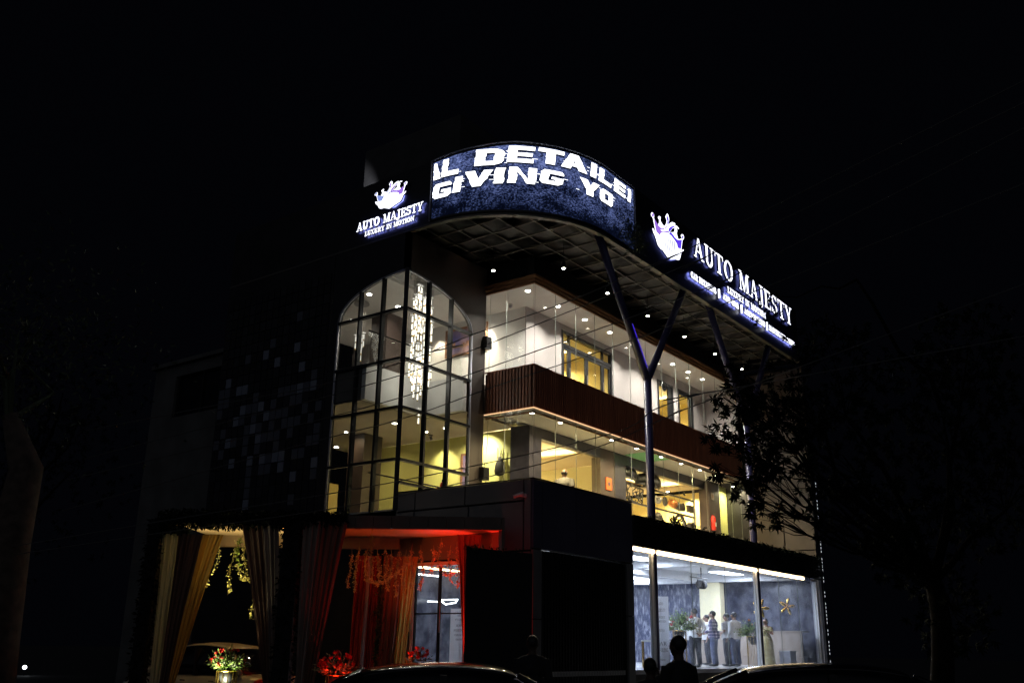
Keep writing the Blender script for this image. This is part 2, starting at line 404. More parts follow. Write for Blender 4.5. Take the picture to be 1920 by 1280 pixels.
# ------------------------------------------------------------------ ground
bm = newbm(); v = [bm.verts.new(p) for p in ((-300, -300, 0), (300, -300, 0), (300, 300, 0), (-300, 300, 0))]; bm.faces.new(v)
g = obj('ground', bm, 'asphalt'); g['kind'] = 'structure'
bm = newbm(); box(bm, -9.5, 18, -7.5, 5, 0.004, 0.12)
g = obj('forecourt', bm, 'paving'); g['kind'] = 'structure'

# ================================================================== BUILDING
B = thing('showroom_building', 'modern three-storey glass-fronted showroom with lit interiors and flat overhanging roof', 'building', (0, 0, 0))

# --- podium (projecting lower corner block) with cladding panels as thin plates over a dark core
F0 = 1.10      # ground floor level
PZ = 5.27
bm = newbm()
box(bm, -3.44, 1.0, -2.44, -2.2, 3.75, 5.2)      # core over the louvre
box(bm, -3.44, -3.1, -2.44, -2.2, 0, 3.75); box(bm, 0.65, 0.98, -2.44, -2.2, 0, 3.75)
box(bm, -3.44, -3.25, -2.2, -0.62, 0, 5.2); box(bm, -3.44, -3.25, -0.62, 1.12, 3.52, 5.2); box(bm, -3.44, -3.25, 1.12, 1.76, 0, 5.2)
box(bm, 0.80, 0.98, -2.2, 0.0, 0, 5.2)
obj('podium_core', bm, 'joint', B)
def panels(name, mat, rects, to, parent=B, g=0.012):
    bm = newbm()
    for (a0, a1, z0, z1) in rects: to(bm, a0 + g, a1 - g, z0 + g, z1 - g)
    o = obj(name, bm, mat, parent)
    return o
fx = lambda bm, a0, a1, z0, z1: box(bm, a0, a1, -2.50, -2.445, z0, z1)
fy = lambda bm, a0, a1, z0, z1: box(bm, -3.50, -3.445, a0, a1, z0, z1)
panels('front_cladding', 'clad_blue', [(-3.5, -3.14, 3.72, PZ), (-3.14, -1.72, 3.72, PZ), (-1.72, -0.30, 3.72, PZ), (-0.30, 1.0, 3.72, PZ)], fx)
panels('pier_cladding', 'clad_grey', [(-3.5, -3.14, 2.2, 3.70), (-3.5, -3.14, 0, 2.2)], fx)
panels('pier_cladding', 'clad_grey', [(0.66, 1.0, 2.4, 3.70), (0.66, 1.0, 0, 2.4)], fx)
panels('side_cladding', 'clad_grey', [(-2.44, -2.24, 3.68, PZ), (-2.22, -0.5, 4.80, PZ), (-0.48, 1.1, 4.80, PZ), (1.12, 1.76, 4.80, PZ), (-2.22, -0.62, 3.68, 4.78), (-0.60, 1.12, 3.56, 4.78), (1.14, 1.76, 3.68, 4.78),
       (-2.44, -1.6, 1.9, 3.66), (-2.44, -1.6, 0, 1.88), (-1.58, -0.66, 1.9, 3.66), (-1.58, -0.66, 0, 1.88), (1.14, 1.76, 1.9, 3.66), (1.14, 1.76, 0, 1.88)], fy)
obj('podium_coping', bx(-3.52, 1.02, -2.52, -2.2, PZ, PZ + 0.03), 'dark_metal', B)
obj('podium_coping', bx(-3.52, -3.2, -2.19, 1.77, PZ, PZ + 0.03), 'dark_metal', B)
# louvred gate in the front of the podium
bm = newbm()
k = -3.10
while k < 0.62:
    box(bm, k, k + 0.045, -2.40, -2.30, 0.1, 3.70); k += 0.12
box(bm, -3.12, 0.64, -2.28, -2.25, 0.1, 3.7)
obj('louvre_gate', bm, 'dark_metal', B)

# --- slabs and floors
obj('plinth', bx(1.02, 15.3, -2.42, 9, 0, F0 - 0.12), 'plaster', B)
obj('ground_floor', bx(-3.2, 15.25, -2.40, 9, F0 - 0.11, F0), 'floor_tile', B)
obj('terrace_slab', bx(-3.2, 14.95, -2.18, 0.0, 4.62, 4.90), 'floor_dark', B)
obj('first_floor', bx(-3.42, 15.2, 0.02, 9.0, 4.60, 4.90), 'floor_tile', B)
# fascia under the planted terrace edge
bm = newbm(); box(bm, 1.03, 15.25, -2.52, -2.2, 4.16, 4.92)
obj('terrace_fascia', bm, 'clad_black', B)
bm = newbm(); box(bm, 1.03, 15.25, -2.55, -2.46, 4.925, 4.97)
obj('terrace_edge_rail', bm, 'dark_metal', B)

# --- ground floor showroom interior
bm = newbm()   # coffered ceiling: slab and drop beams
box(bm, -3.2, 15.25, -2.18, 9.0, 4.45, 4.58)
obj('showroom_ceiling', bm, 'white_metal', B)
bm = newbm()
for xx in (1.3, 6.9, 14.0): box(bm, xx, xx + 0.5, -2.15, 8.95, 4.12, 4.449)
for (xa, xb) in ((1.801, 6.899), (7.401, 13.999)):
    for yy in (-1.9, 2.0, 5.6): box(bm, xa, xb, yy, yy + 0.45, 4.14, 4.448)
obj('ceiling_beams', bm, 'white_metal', B)
bm = newbm(); box(bm, -3.2, 15.3, 9.01, 9.2, 0, 12.4)
obj('marble_wall', bm, 'marble', B)
bm = newbm(); box(bm, 15.2, 15.3, 2.0, 9.0, F0, 4.44); obj('marble_wall', bm, 'marble', B)
bm = newbm(); box(bm, 15.2, 15.3, -2.18, 1.999, F0, 4.44); obj('navy_partition', bm, 'navy', B)
bm = newbm(); box(bm, 14.1, 14.5, 1.15, 2.0, F0, 4.11); obj('yellow_pillar', bm, 'cream_wall', B)
bm = newbm(); box(bm, -3.2, 1.25, 3.0, 3.2, F0, 4.44); obj('showroom_side_wall', bm, 'navy', B)
part_end = obj('outer_end_wall', bx(15.31, 15.45, -2.18, 9.2, 0, 12.4), 'clad_black', B)
obj('tower_lower_wall', bx(-3.5, -3.26, 1.78, 9.6, 0, 4.0), 'clad_black', B)
# glazed front: LED strip, frame, panes
bm = newbm()
box(bm, 1.05, 2.29, -2.44, -2.38, 4.08, 4.15); box(bm, 2.55, 9.33, -2.40, -2.34, 4.08, 4.15); box(bm, 9.57, 13.6, -2.40, -2.34, 4.08, 4.15)
obj('led_strip', bm, 'led_warm', B)
bm = newbm()
for xx in (1.02, 2.22, 9.24, 14.72): box(bm, xx, xx + 0.07, -2.42, -2.28, F0, 4.07)
box(bm, 1.02, 14.8, -2.42, -2.28, F0 - 0.1, F0 - 0.005)
obj('showroom_frame', bm, 'white_metal', B)
bm = newbm(); box(bm, 14.82, 15.1, -2.5, -2.2, 0, 4.14); obj('end_pier', bm, 'pale_metal', B)
def pane(p0, p1, z0, z1, th=0.012, edges=True, parent=B, mat='glass'):
    p0 = Vector((*p0, 0)); p1 = Vector((*p1, 0)); d = (p1 - p0).normalized(); nn = Vector((-d.y, d.x, 0)) * th / 2
    bm = newbm()
    a = [p0 + nn, p1 + nn, p1 - nn, p0 - nn]
    lo = [bm.verts.new((q.x, q.y, z0)) for q in a]; hi = [bm.verts.new((q.x, q.y, z1)) for q in a]
    bm.faces.new((lo[0], lo[1], hi[1], hi[0])); bm.faces.new((lo[2], lo[3], hi[3], hi[2]))
    for i, j in ((1, 2), (3, 0)): bm.faces.new((lo[i], lo[j], hi[j], hi[i])).material_index = 1
    bm.faces.new(hi).material_index = 1; bm.faces.new(lo[::-1]).material_index = 1
    return obj('glass_pane', bm, [mat, 'glass_edge'], parent)
for a, b in ((1.10, 2.21), (2.55, 4.60), (4.62, 6.9), (6.92, 9.23), (9.58, 11.2), (11.22, 12.95), (12.97, 14.71)):
    pane((a, -2.35), (b, -2.35), F0, 4.06, mat='glass_smudged')

# --- round Y columns in front of the glazing
bm = newbm()
def ycol(parent, x, full=True):
    bm = newbm()
    tube(bm, [(x, -2.3, 0), (x, -2.3, 9.05)], 0.115, 20)
    obj('column_shaft', bm, 'column_paint', parent, True)
    for s in (-1, 1):
        bm = newbm(); tube(bm, [(x, -2.3, 8.98), (x + s * 2.62, -2.3, 12.62)], 0.11, 18)
        obj('column_branch', bm, 'column_paint', parent, True)
COLY = []
for i, (x, l) in enumerate(((2.42, 'slim round Y-shaped column tinted blue in front of the lit display glazing'), (9.45, 'slim round Y-shaped column half hidden by the dark tree'))):
    t = thing('forked_column', l, 'column', (0, 0, 0), 0, 'Y-shaped columns holding up the roof'); ycol(t, x); COLY.append(t)
    if i == 0:
        bm = newbm(); tube(bm, [(x - .20, -2.425, 9.30), (x - 1.0, -2.42, 10.40)], .010, 6); obj('led_line', bm, 'led_violet', t)

# --- first floor: recessed glazing plane x=0 / y=0, soffit, wood band
Z1 = 7.92
bm = newbm()
box(bm, 0.01, 14.2, 0.01, 1.16, Z1, 8.0); obj('first_floor_soffit', bm, 'ceiling', B)
obj('green_glow_sheet', bx(6.9, 8.5, 0.12, 1.1, Z1 - 0.012, Z1 - 0.002), 'green_glow_paint', B)  # thin sheet painted green for the green light reflected on the soffit
bm = newbm()   # timber band, slatted
box(bm, 0.03, 14.2, 0.03, 0.2, 8.02, 9.22); box(bm, 0.03, 0.2, 0.2, 1.76, 8.02, 9.22)
obj('timber_backing', bm, 'wood_back', B)
bm = newbm(); k = 0.0
while k < 14.15: box(bm, k, k + 0.07, -0.025, 0.029, 8.03, 9.24); k += 0.115
k = 0.09
while k < 1.70: box(bm, -0.025, 0.029, k, k + 0.07, 8.03, 9.24); k += 0.115
obj('timber_slats', bm, 'wood_slat', B)
obj('timber_cap', bx(-0.03, 14.2, -0.03, 0.2, 9.241, 9.27), 'wood_slat', B)
obj('timber_cap', bx(-0.03, 0.2, 0.201, 1.76, 9.241, 9.27), 'wood_slat', B)
bm = newbm(); box(bm, -0.02, 14.1, -0.02, 0.02, 7.985, 8.01); box(bm, -0.02, 0.02, 0.02, 1.76, 7.985, 8.01)
obj('led_strip', bm, 'led_thin', B)
bm = newbm(); box(bm, 0.06, 14.1, 0.05, 0.09, 7.87, 7.919); box(bm, 0.05, 0.09, 0.1, 1.76, 7.87, 7.919)
obj('glazing_channel', bm, 'wood_beam', B)
def row(z0, z1, xs, ys, x_end):
    xx = [0.02] + xs + [x_end]
    for a, b in zip(xx, xx[1:]): pane((a + 0.006, 0.0), (b - 0.006, 0.0), z0, z1)
    yy = [0.02] + ys + [1.77]
    for a, b in zip(yy, yy[1:]): pane((0.0, a + 0.006), (0.0, b - 0.006), z0, z1)
row(4.92, 7.985, [1.09 * i for i in range(1, 13)], [1.0, 1.62], 13.95)
row(9.275, 11.70, [1.10 * i for i in range(1, 13)], [1.0, 1.62], 13.9)

# first floor room: pillars, walls, coffers
def part(name, mat, *b, label=None):
    return obj(name, bx(*b), mat, B, label=label)
part('pillar', 'pillar_stone', 1.43, 2.05, 1.16, 1.86, 4.9, Z1 - .001)
part('pillar', 'brown_wall', 5.44, 6.37, 1.16, 1.50, 4.9, Z1 - .001)
part('pillar', 'pillar_stone', 6.372, 7.09, 1.16, 1.55, 4.9, Z1 - .001)
part('pillar', 'brown_wall', 13.2, 14.2, 1.0, 1.40, 4.9, Z1 - .001)
part('header_beam', 'pillar_stone', 2.051, 5.439, 1.16, 1.34, 7.60, Z1 - .001)
part('header_beam', 'pillar_stone', 7.091, 13.199, 1.16, 1.34, 7.60, Z1 - .001)
part('yellow_wall', 'yellow_wall', 1.62, 1.80, 1.87, 9.0, 4.9, Z1 - .001)
part('cream_wall', 'cream_wall', 6.60, 6.75, 1.56, 8.5, 4.9, 7.6)
part('yellow_wall', 'mustard_wall', 13.9, 14.05, 1.41, 8.5, 4.9, 7.6)
part('yellow_wall', 'yellow_wall', 15.9, 16.05, 0.3, 1.6, 4.9, Z1)
part('yellow_wall', 'yellow_wall', 14.21, 15.88, 1.2, 1.36, 4.9, Z1)
part('back_wall', 'cream_wall', 1.81, 13.89, 8.51, 8.6, 4.9, 7.6)
# ceilings with cove openings
def tray(name, mat, x0, x1, y0, y1, tx0, tx1, ty0, ty1, z, h=0.22):
    bm = newbm()
    box(bm, x0, tx0, y0, y1, z, z + 0.04); box(bm, tx1, x1, y0, y1, z, z + 0.04)
    box(bm, tx0, tx1, y0, ty0, z, z + 0.04); box(bm, tx0, tx1, ty1, y1, z, z + 0.04)
    L_ = .07
    box(bm, tx0 - .02, tx1 + .02, ty0 - .02, ty0, z + .041, z + L_); box(bm, tx0 - .02, tx1 + .02, ty1, ty1 + .02, z + .041, z + L_)
    box(bm, tx0 - .02, tx0, ty0 + .001, ty1 - .001, z + .041, z + L_); box(bm, tx1, tx1 + .02, ty0 + .001, ty1 - .001, z + .041, z + L_)
    obj(name, bm, mat, B)
    bm = newbm(); box(bm, x0, x1, y0, y1, z + h, z + h + 0.03); obj('tray_ceiling', bm, 'cream_wall', B)
    bm = newbm(); e = 0.22
    if ty0 - e > y0: box(bm, tx0 - e, tx1 + e, ty0 - e, ty0 - e + .02, z + 0.05, z + 0.10)
    box(bm, tx0 - e, tx1 + e, ty1 + e - .02, ty1 + e, z + 0.05, z + 0.10)
    box(bm, tx0 - e, tx0 - e + .02, ty0 - e + .03, ty1 + e - .03, z + 0.05, z + 0.10); box(bm, tx1 + e - .02, tx1 + e, ty0 - e + .03, ty1 + e - .03, z + 0.05, z + 0.10)
    obj('cove_light', bm, 'cove', B)
tray('room_ceiling', 'tan_ceiling', 2.06, 6.59, 1.345, 8.5, 2.2, 4.85, 1.42, 3.15, 7.6)
tray('room_ceiling', 'tan_ceiling', 7.1, 13.19, 1.345, 8.5, 7.4, 12.45, 1.42, 2.9, 7.6)

# --- second floor
Z2 = 11.72
part('second_floor', 'floor_tile', 0.21, 14.2, 0.981, 9.0, 8.01, 8.98)
part('second_floor', 'floor_dark', -0.79, 0.209, 1.93, 9.0, 8.01, 8.98)
part('second_floor', 'floor_tile', 0.21, 14.2, 0.21, 0.98, 8.03, 8.98)
part('void_edge', 'white_wall', -3.42, -0.83, 3.2, 3.35, 7.96, 8.98)
part('void_edge', 'white_wall', -0.95, -0.8, 1.79, 3.19, 7.96, 8.98)
part('tower_floor', 'floor_dark', -3.42, -0.82, 3.36, 9.0, 8.0, 8.97)
part('tower_soffit', 'taupe_ceiling', -3.42, 1.6, 3.36, 9.0, 7.94, 7.955)
part('tower_soffit', 'taupe_ceiling', -0.79, 1.6, 1.8, 3.355, 7.94, 7.955)
part('balcony_ceiling', 'ceiling', 0.01, 14.2, 0.01, 9.0, Z2, Z2 + 0.1)
part('tower_ceiling', 'ceiling', -3.42, 0.0, 3.3, 9.0, Z2, Z2 + 0.1)
part('tower_ceiling', 'ceiling', -0.8, 0.0, 1.8, 3.29, Z2, Z2 + 0.1)
part('shaft_ceiling', 'ceiling', -3.42, -0.8, 1.79, 3.29, 12.3, 12.4)
part('shaft_edge', 'white_wall', -3.42, -0.8, 3.25, 3.295, Z2 + 0.101, 12.3)
part('shaft_edge', 'white_wall', -0.85, -0.8, 1.8, 3.245, Z2, 12.3)
# core walls of the second floor (window and door openings left free)
part('core_wall', 'white_wall', 1.48, 1.60, 1.40, 6.4, 8.98, Z2 - .001)
part('core_wall', 'lilac_wall', 1.481, 3.45, 1.36, 1.399, 8.98, Z2 - .002)
part('core_wall', 'lilac_wall', 6.65, 9.95, 1.36, 1.5, 8.98, Z2 - .002)
part('core_wall', 'lilac_wall', 11.25, 11.62, 1.36, 1.5, 8.98, Z2 - .002)
part('core_wall', 'lilac_wall', 12.95, 14.2, 1.36, 1.5, 8.98, Z2 - .002)
part('core_wall', 'lilac_wall', 3.451, 6.649, 1.36, 1.5, 11.52, Z2 - .002)
part('core_wall', 'lilac_wall', 9.951, 11.249, 1.36, 1.5, 11.35, Z2 - .002)
part('core_wall', 'lilac_wall', 11.621, 12.949, 1.36, 1.5, 11.35, Z2 - .002)
part('end_wall', 'lilac_wall', 14.05, 14.2, 0.01, 1.35, 8.98, Z2 - .003)
part('room_wall', 'mustard_wall', 6.6, 6.72, 1.52, 6.0, 8.98, 11.5)
part('room_wall', 'mustard_wall', 2.0, 6.59, 6.0, 6.1, 8.98, 11.5)
part('room_wall', 'mustard_wall', 14.2, 14.3, 1.52, 6.0, 8.98, 11.5)
part('room_wall', 'cream_wall', 6.73, 14.19, 5.2, 5.3, 8.98, 11.5)
tray('room_ceiling', 'mustard_wall', 1.62, 6.59, 1.52, 6.0, 2.2, 5.6, 2.0, 5.0, 11.40, 0.15)
tray('room_ceiling', 'mustard_wall', 6.74, 14.19, 1.52, 5.19, 8.0, 13.2, 2.0, 4.5, 11.40, 0.15)
def doorset(x0, x1, z0, z1, leaves, transom, y=1.42):
    t = obj('door_frame', (lambda b: (box(b, x0, x0 + .1, y - .07, y + .05, z0, z1), box(b, x1 - .1, x1, y - .07, y + .05, z0, z1), box(b, x0 + .1, x1 - .1, y - .07, y + .05, z1 - .1, z1),
        box(b, x0 + .1, x1 - .1, y - .065, y + .045, transom, transom + .1) if transom else None, b)[-1])(newbm()), 'dark_metal', B)
    lv = [x0 + .1] + leaves + [x1 - .1]
    for i, (a, b) in enumerate(zip(lv, lv[1:])):
        bm = newbm(); zt = (transom or z1 - .1) - .005
        box(bm, a + .005, a + .09, y - .04, y + .02, z0, zt); box(bm, b - .09, b - .005, y - .04, y + .02, z0, zt)
        box(bm, a + .09, b - .09, y - .04, y + .02, zt - .09, zt); box(bm, a + .09, b - .09, y - .04, y + .02, z0, z0 + .1)
        d = obj('door_leaf', bm, 'dark_metal', t)
        bm = newbm(); box(bm, a + .09, b - .09, y - .012, y - .002, z0 + .1, zt - .09); obj('glass', bm, 'glass', d)
        if i < len(lv) - 2 and transom:
            bm = newbm(); tube(bm, [(b - .05, y - .10, 9.9), (b - .05, y - .10, 10.3)], .014, 8); obj('handle', bm, 'steel', d)
    if transom:
        bm = newbm()
        for a in leaves[:1] + leaves[-1:]: box(bm, a - .03, a + .03, y - .055, y + .03, transom + .1, z1 - .1)
        obj('transom_bars', bm, 'dark_metal', t)
        bm = newbm(); box(bm, x0 + .1, x1 - .1, y - .01, y, transom + .1, z1 - .1); obj('glass', bm, 'glass', t)
doorset(3.45, 6.65, 8.985, 11.51, [3.95, 5.02, 6.05], 10.98)
doorset(9.95, 11.25, 8.985, 11.345, [10.95], None)
doorset(11.62, 12.95, 8.985, 11.345, [12.7], None)

# timber eave above second floor glazing
bm = newbm()
for i, (zz, dd) in enumerate(((11.70, 0.05), (11.79, 0.09), (11.88, 0.13))):
    z_1 = zz + 0.075
    box(bm, -dd, 14.3, -dd, 0.005 - .002 * i, zz, z_1); box(bm, -dd, 0.005 - .002 * i, 0.007, 1.77, zz, z_1)
obj('timber_eave', bm, 'wood_beam', B)
part('upper_wall', 'clad_black', 0.02, 14.3, 0.02, 0.3, 11.96, 12.60)
part('upper_wall', 'clad_black', 0.02, 0.3, 0.31, 1.76, 11.96, 12.60)

# --- tower (x=-3.5 / y=1.78) : folded arch opening
TX, TY = -3.5, 1.78
def arch_z(t):      # t: 0 at the corner apex ... 1 at spring
    return 10.32 + 1.10 * math.sqrt(max(0.0, 1 - t * t))
HWL, HWR = 2.62, 2.90
def tower_wall(side):
    bm = newbm(); n_ = 24
    HW = HWL if side == 'L' else HWR
    def P(a, z, t):
        return (TX + t, TY + a, z) if side == 'L' else (TX + a, TY + t, z)
    ext = 5.05 if side == 'L' else 3.5
    ztop = 12.55
    # above arch
    for i in range(n_):
        a0, a1 = HW * i / n_, HW * (i + 1) / n_
        prism(bm, [(a0, arch_z(i / n_)), (a1, arch_z((i + 1) / n_)), (a1, ztop), (a0, ztop)], P, 0.0, 0.14)
    prism(bm, [(HW, 4.4), (ext if side == 'R' else 2.9, 4.4), (ext if side == 'R' else 2.9, ztop), (HW, ztop)], P, 0.0, 0.14)
    bmesh.ops.remove_doubles(bm, verts=bm.verts, dist=1e-5)
    return bm
obj('tower_wall', tower_wall('L'), 'clad_black', B)
obj('tower_wall', tower_wall('R'), 'clad_taupe', B)
# arch trim, mullions
def archmull(side):
    HW = HWL if side == 'L' else HWR
    def P(a, z, t): return Vector((TX + t, TY + a, z) if side == 'L' else (TX + a, TY + t, z))
    bm = newbm()
    pts = [P(HW * i / 30, arch_z(i / 30) - 0.02, 0.02) for i in range(31)]
    tube(bm, pts, 0.035, 8)
    tube(bm, [P(HW - 0.02, 10.34, 0.02), P(HW - 0.02, 4.85, 0.02)], 0.035, 8)
    obj('arch_trim', bm, 'pale_metal', B, True)
    bm = newbm(); w_ = 0.035
    for i in (1, 2):
        a = HW * i / 3; zt = arch_z(i / 3) - 0.03
        prism(bm, [(a - w_, 4.85), (a + w_, 4.85), (a + w_, zt), (a - w_, zt)], P, -0.03, 0.10)
    for z in (10.30, 8.88, 7.55, 6.17):
        prism(bm, [(0.09, z - w_), (HW - 0.03, z - w_), (HW - 0.03, z + w_), (0.09, z + w_)], P, -0.025, 0.095)
    if side == 'R':
        prism(bm, [(0.09, 5.55), (HW - .03, 5.55), (HW - .03, 5.61), (0.09, 5.61)], P, -0.025, 0.095)
    obj('mullion_grid', bm, 'dark_metal', B)
    zs = [4.87, 6.17, 7.55, 8.88, 10.30]
    for i in range(3):
        a0, a1 = HW * i / 3, HW * (i + 1) / 3
        for z0, z1 in zip(zs, zs[1:]):
            bm = newbm(); prism(bm, [(a0, z0), (a1, z0), (a1, z1), (a0, z1)], P, 0.03, 0.04); obj('glass_pane', bm, 'glass', B)
        bm = newbm(); k_ = 6
        prism(bm, [(a0, 10.30), (a1, 10.30)] + [(a0 + (a1 - a0) * (1 - q / k_), arch_z((i + 1 - q / k_) / 3) - .02) for q in range(k_ + 1)], P, 0.03, 0.04); obj('glass_pane', bm, 'glass', B)
archmull('L'); archmull('R')
bm = newbm(); tube(bm, [(TX - .01, TY - .01, 4.85), (TX - .01, TY - .01, 11.42)], 0.085, 4); obj('corner_post', bm, 'dark_metal', B)
part('tower_base', 'clad_black', -3.42, -3.3, 1.80, 9.6, 4.0, 4.86)
# inside the tower, seen through the arch
part('inner_wall', 'brown_wall', -1.9, 1.6, 9.01, 9.15, 4.9, Z2)
part('inner_wall', 'lilac_wall', 1.481, 1.6, 6.41, 9.0, 8.98, Z2 - .01)
part('inner_pier', 'brown_wall', -0.6, 0.3, 5.3, 6.0, 8.98, Z2 - .01)
part('inner_pier', 'brown_wall', -0.4, 0.4, 6.2, 6.9, 4.9, 7.93)
part('inner_wall', 'lilac_wall', -3.3, -1.9, 9.01, 9.15, 8.98, Z2)
part('inner_wall', 'brown_wall', -3.3, -1.901, 9.01, 9.15, 4.9, 7.9)
part('inner_screen', 'mustard_wall', -0.9, 0.5, 8.2, 8.3, 4.9, 6.6)
# balustrades
bm = newbm(); tube(bm, [(-0.85, 1.95, 9.95), (-0.85, 3.25, 9.95), (-3.35, 3.27, 9.95)], 0.022, 8); obj('balustrade_rail', bm, 'dark_steel', B, True)
pane((-0.86, 1.95), (-0.86, 3.24), 8.98, 9.93); pane((-0.88, 3.28), (-3.35, 3.28), 8.98, 9.93)
bm = newbm(); tube(bm, [(-3.3, 3.0, 5.95), (0.9, 3.0, 5.95)], 0.022, 8); obj('balustrade_rail', bm, 'dark_steel', B, True)

# --- dark wall left of the arch with mirror tiles
part('side_wall', 'clad_black', -3.5, -3.2, 4.70, 9.6, 4.005, 12.55)
tb = newbm()
y = 4.78
rt = random.Random(3)
while y < 9.3:
    z = 4.3
    while z < 11.9:
        d = (z - 7.5) / 1.25
        pr = 0.62 * math.exp(-d * d) + 0.02; q = rt.random()
        i = 3 if q < pr * 0.35 else 2 if q < pr else 1 if q < pr + 0.25 else 0
        box(tb, -3.525, -3.501, y + .015, y + .265, z + .015, z + .305, i)
        z += 0.32
    y += 0.28
obj('tile_cladding', tb, [base_mat('tile_black', (0.010, 0.010, 0.012), 0.45), base_mat('tile_charcoal', (0.022, 0.023, 0.028), 0.4), base_mat('tile_grey', (0.11, 0.12, 0.15), 0.35), base_mat('tile_silver', (0.24, 0.27, 0.34), 0.3)], B)

# --- roof: fascia, grid soffit
ZS = 12.60
def arc_pt(s, off=0.0):
    """point along the rounded fascia; s=0 at (-3.5,1.0), quarter circle R 3.5 about (0,1), then straight in +x"""
    R = 3.5 + off; L = 3.5 * PI / 2
    if s <= 0: return Vector((-R, 1.0 - s, 0))
    if s < L:
        a = s / 3.5; return Vector((-R * math.cos(a), 1.0 - R * math.sin(a), 0))
    return Vector((s - L, -2.5 - off, 0))
def strip(s0, s1, n_, z0, z1, o0, o1, ztop=None):
    bm = newbm(); rows = []
    for i in range(n_ + 1):
        s = s0 + (s1 - s0) * i / n_; zt = ztop(s) if ztop else z1
        a, b = arc_pt(s, o0), arc_pt(s, o1)
        rows.append([bm.verts.new((a.x, a.y, z0)), bm.verts.new((b.x, b.y, z0)), bm.verts.new((b.x, b.y, zt)), bm.verts.new((a.x, a.y, zt))])
    for r, q in zip(rows, rows[1:]):
        for k in range(4): bm.faces.new((r[k], q[k], q[(k + 1) % 4], r[(k + 1) % 4]))
    bm.faces.new(rows[0]); bm.faces.new(rows[-1][::-1])
    return bm
obj('fascia', strip(7.03, 20.2, 4, 12.55, 14.75, -0.10, 0.0), 'clad_black', B)
obj('fascia', strip(-8.6, -0.03, 4, 12.55, 14.44, -0.10, 0.0), 'clad_black', B)
obj('fascia_edge', strip(-8.6, 20.2, 120, 12.51, 12.57, -0.14, 0.012), 'soffit_bar', B)
obj('fascia_end', bx(14.61, 14.7, -2.39, 9.4, 12.5, 14.75), 'clad_black', B)
bm = newbm()    # roof deck over the soffit, clipped by the rounded corner
pts = [arc_pt(s, -0.16) for s in [-8.5] + [5.5 * i / 30 for i in range(31)] + [20.0]]
vs = [bm.verts.new((p.x, p.y, ZS + 0.34)) for p in pts] + [bm.verts.new((14.5, 9.5, ZS + 0.34))]
bm.faces.new(vs)
r = bmesh.ops.extrude_face_region(bm, geom=bm.faces[:]); bmesh.ops.translate(bm, vec=(0, 0, 0.12), verts=[v for v in r['geom'] if isinstance(v, bmesh.types.BMVert)])
obj('roof_deck', bm, 'soffit_dark', B)
def clip_in(x, y):
    if x < 0 and y < 1.0: return math.hypot(x, y - 1) < 3.36
    return x > -3.36 and y > -2.36
bm = newbm(); sp = 0.70
def bars(axis):
    ks = [(-3.3 + sp * i) for i in range(0, 27)] if axis == 'x' else [(-2.03 + sp * i) for i in range(0, 8)]
    for k in ks:
        lo = hi = None; a = -3.4 if axis == 'y' else -2.4; lim = 14.5 if axis == 'y' else 3.0
        q = a
        while q <= lim:
            ok = clip_in(k, q) if axis == 'x' else clip_in(q, k)
            if ok and lo is None: lo = q
            if ok: hi = q
            q += 0.04
        if lo is None or hi - lo < .1: continue
        if axis == 'x': box(bm, k - .02, k + .02, lo, hi, ZS, ZS + 0.05)
        else: box(bm, lo, hi, k - .018, k + .018, ZS + .003, ZS + 0.048)
bars('x'); bars('y')
obj('soffit_grid', bm, 'soffit_bar', B)
bm = newbm()
i = 0
while i < 26:
    j = 0
    while j < 7:
        x0 = -3.3 + sp * i; y0 = -2.03 + sp * j
        if (i + j) % 2 == 0 and all(clip_in(x0 + a, y0 + b) for a in (0, .7) for b in (0, .7)) and x0 < 13.6:
            box(bm, x0 + .03, x0 + .67, y0 + .03, y0 + .67, ZS + 0.10, ZS + 0.115)
        j += 1
    i += 1
obj('soffit_panels', bm, 'soffit_dark', B)
part('soffit_backing', 'clad_black', 0.3, 14.5, 2.9, 9.4, 12.48, 12.59)
# rooftop stair room
part('stair_room_wall', 'stair_paint', -1.0, 3.5, 2.2, 6.38, 13.1, 17.6)
# return wall closing the terrace on the right
bm = newbm(); box(bm, 15.06, 15.2, -2.42, 0.0, 4.98, 12.5); obj('return_wall_core', bm, 'joint', B)
rects = [(-2.44, -1.25, z0, z1) for z0, z1 in ((4.98, 5.25), (5.27, 7.6), (7.62, 9.9), (9.92, 12.4))] + [(-1.23, -0.02, z0, z1) for z0, z1 in ((4.98, 5.25), (5.27, 7.6), (7.62, 9.9), (9.92, 12.4))]
panels('return_wall', 'clad_taupe', rects, lambda bm, a0, a1, z0, z1: box(bm, 15.0, 15.055, a0, a1, z0, z1))

# ================================================================== DOWNLIGHTS
def downlight(loc, label, group, power=12, color=(1.0, 0.86, 0.66), r=0.075, spread=150):
    t = thing('downlight', label, 'ceiling light', loc, 0, group)
    bm = newbm(); lathe(bm, [(r + .025, -0.012), (r + .025, 0.0)], n=20); obj('trim_ring', bm, 'white_metal', t)
    bm = newbm(); lathe(bm, [(r, -0.022), (r, -0.0125)], n=20); obj('lens', bm, 'downlight', t)
    d = bpy.data.lights.new('light', 'AREA'); d.shape = 'DISK'; d.size = r * 2; d.energy = power; d.color = color; d.spread = math.radians(spread)
    o = bpy.data.objects.new('light', d); COL.objects.link(o); o.location = (0, 0, -0.03); o.parent = t
    return t
G2 = 'downlights in the upper balcony ceiling'
for i, x in enumerate((0.39, 2.0, 3.55, 5.11, 6.7, 8.31, 9.64, 10.91, 12.15)):
    downlight((x, 0.52, Z2 - .001), 'bright round downlight in the upper glazed balcony ceiling, %s from the glass corner' % ORD[i], G2, 80, (1.0, 0.91, 0.80), 0.075, 130)
G1 = 'downlights in the middle storey soffit'
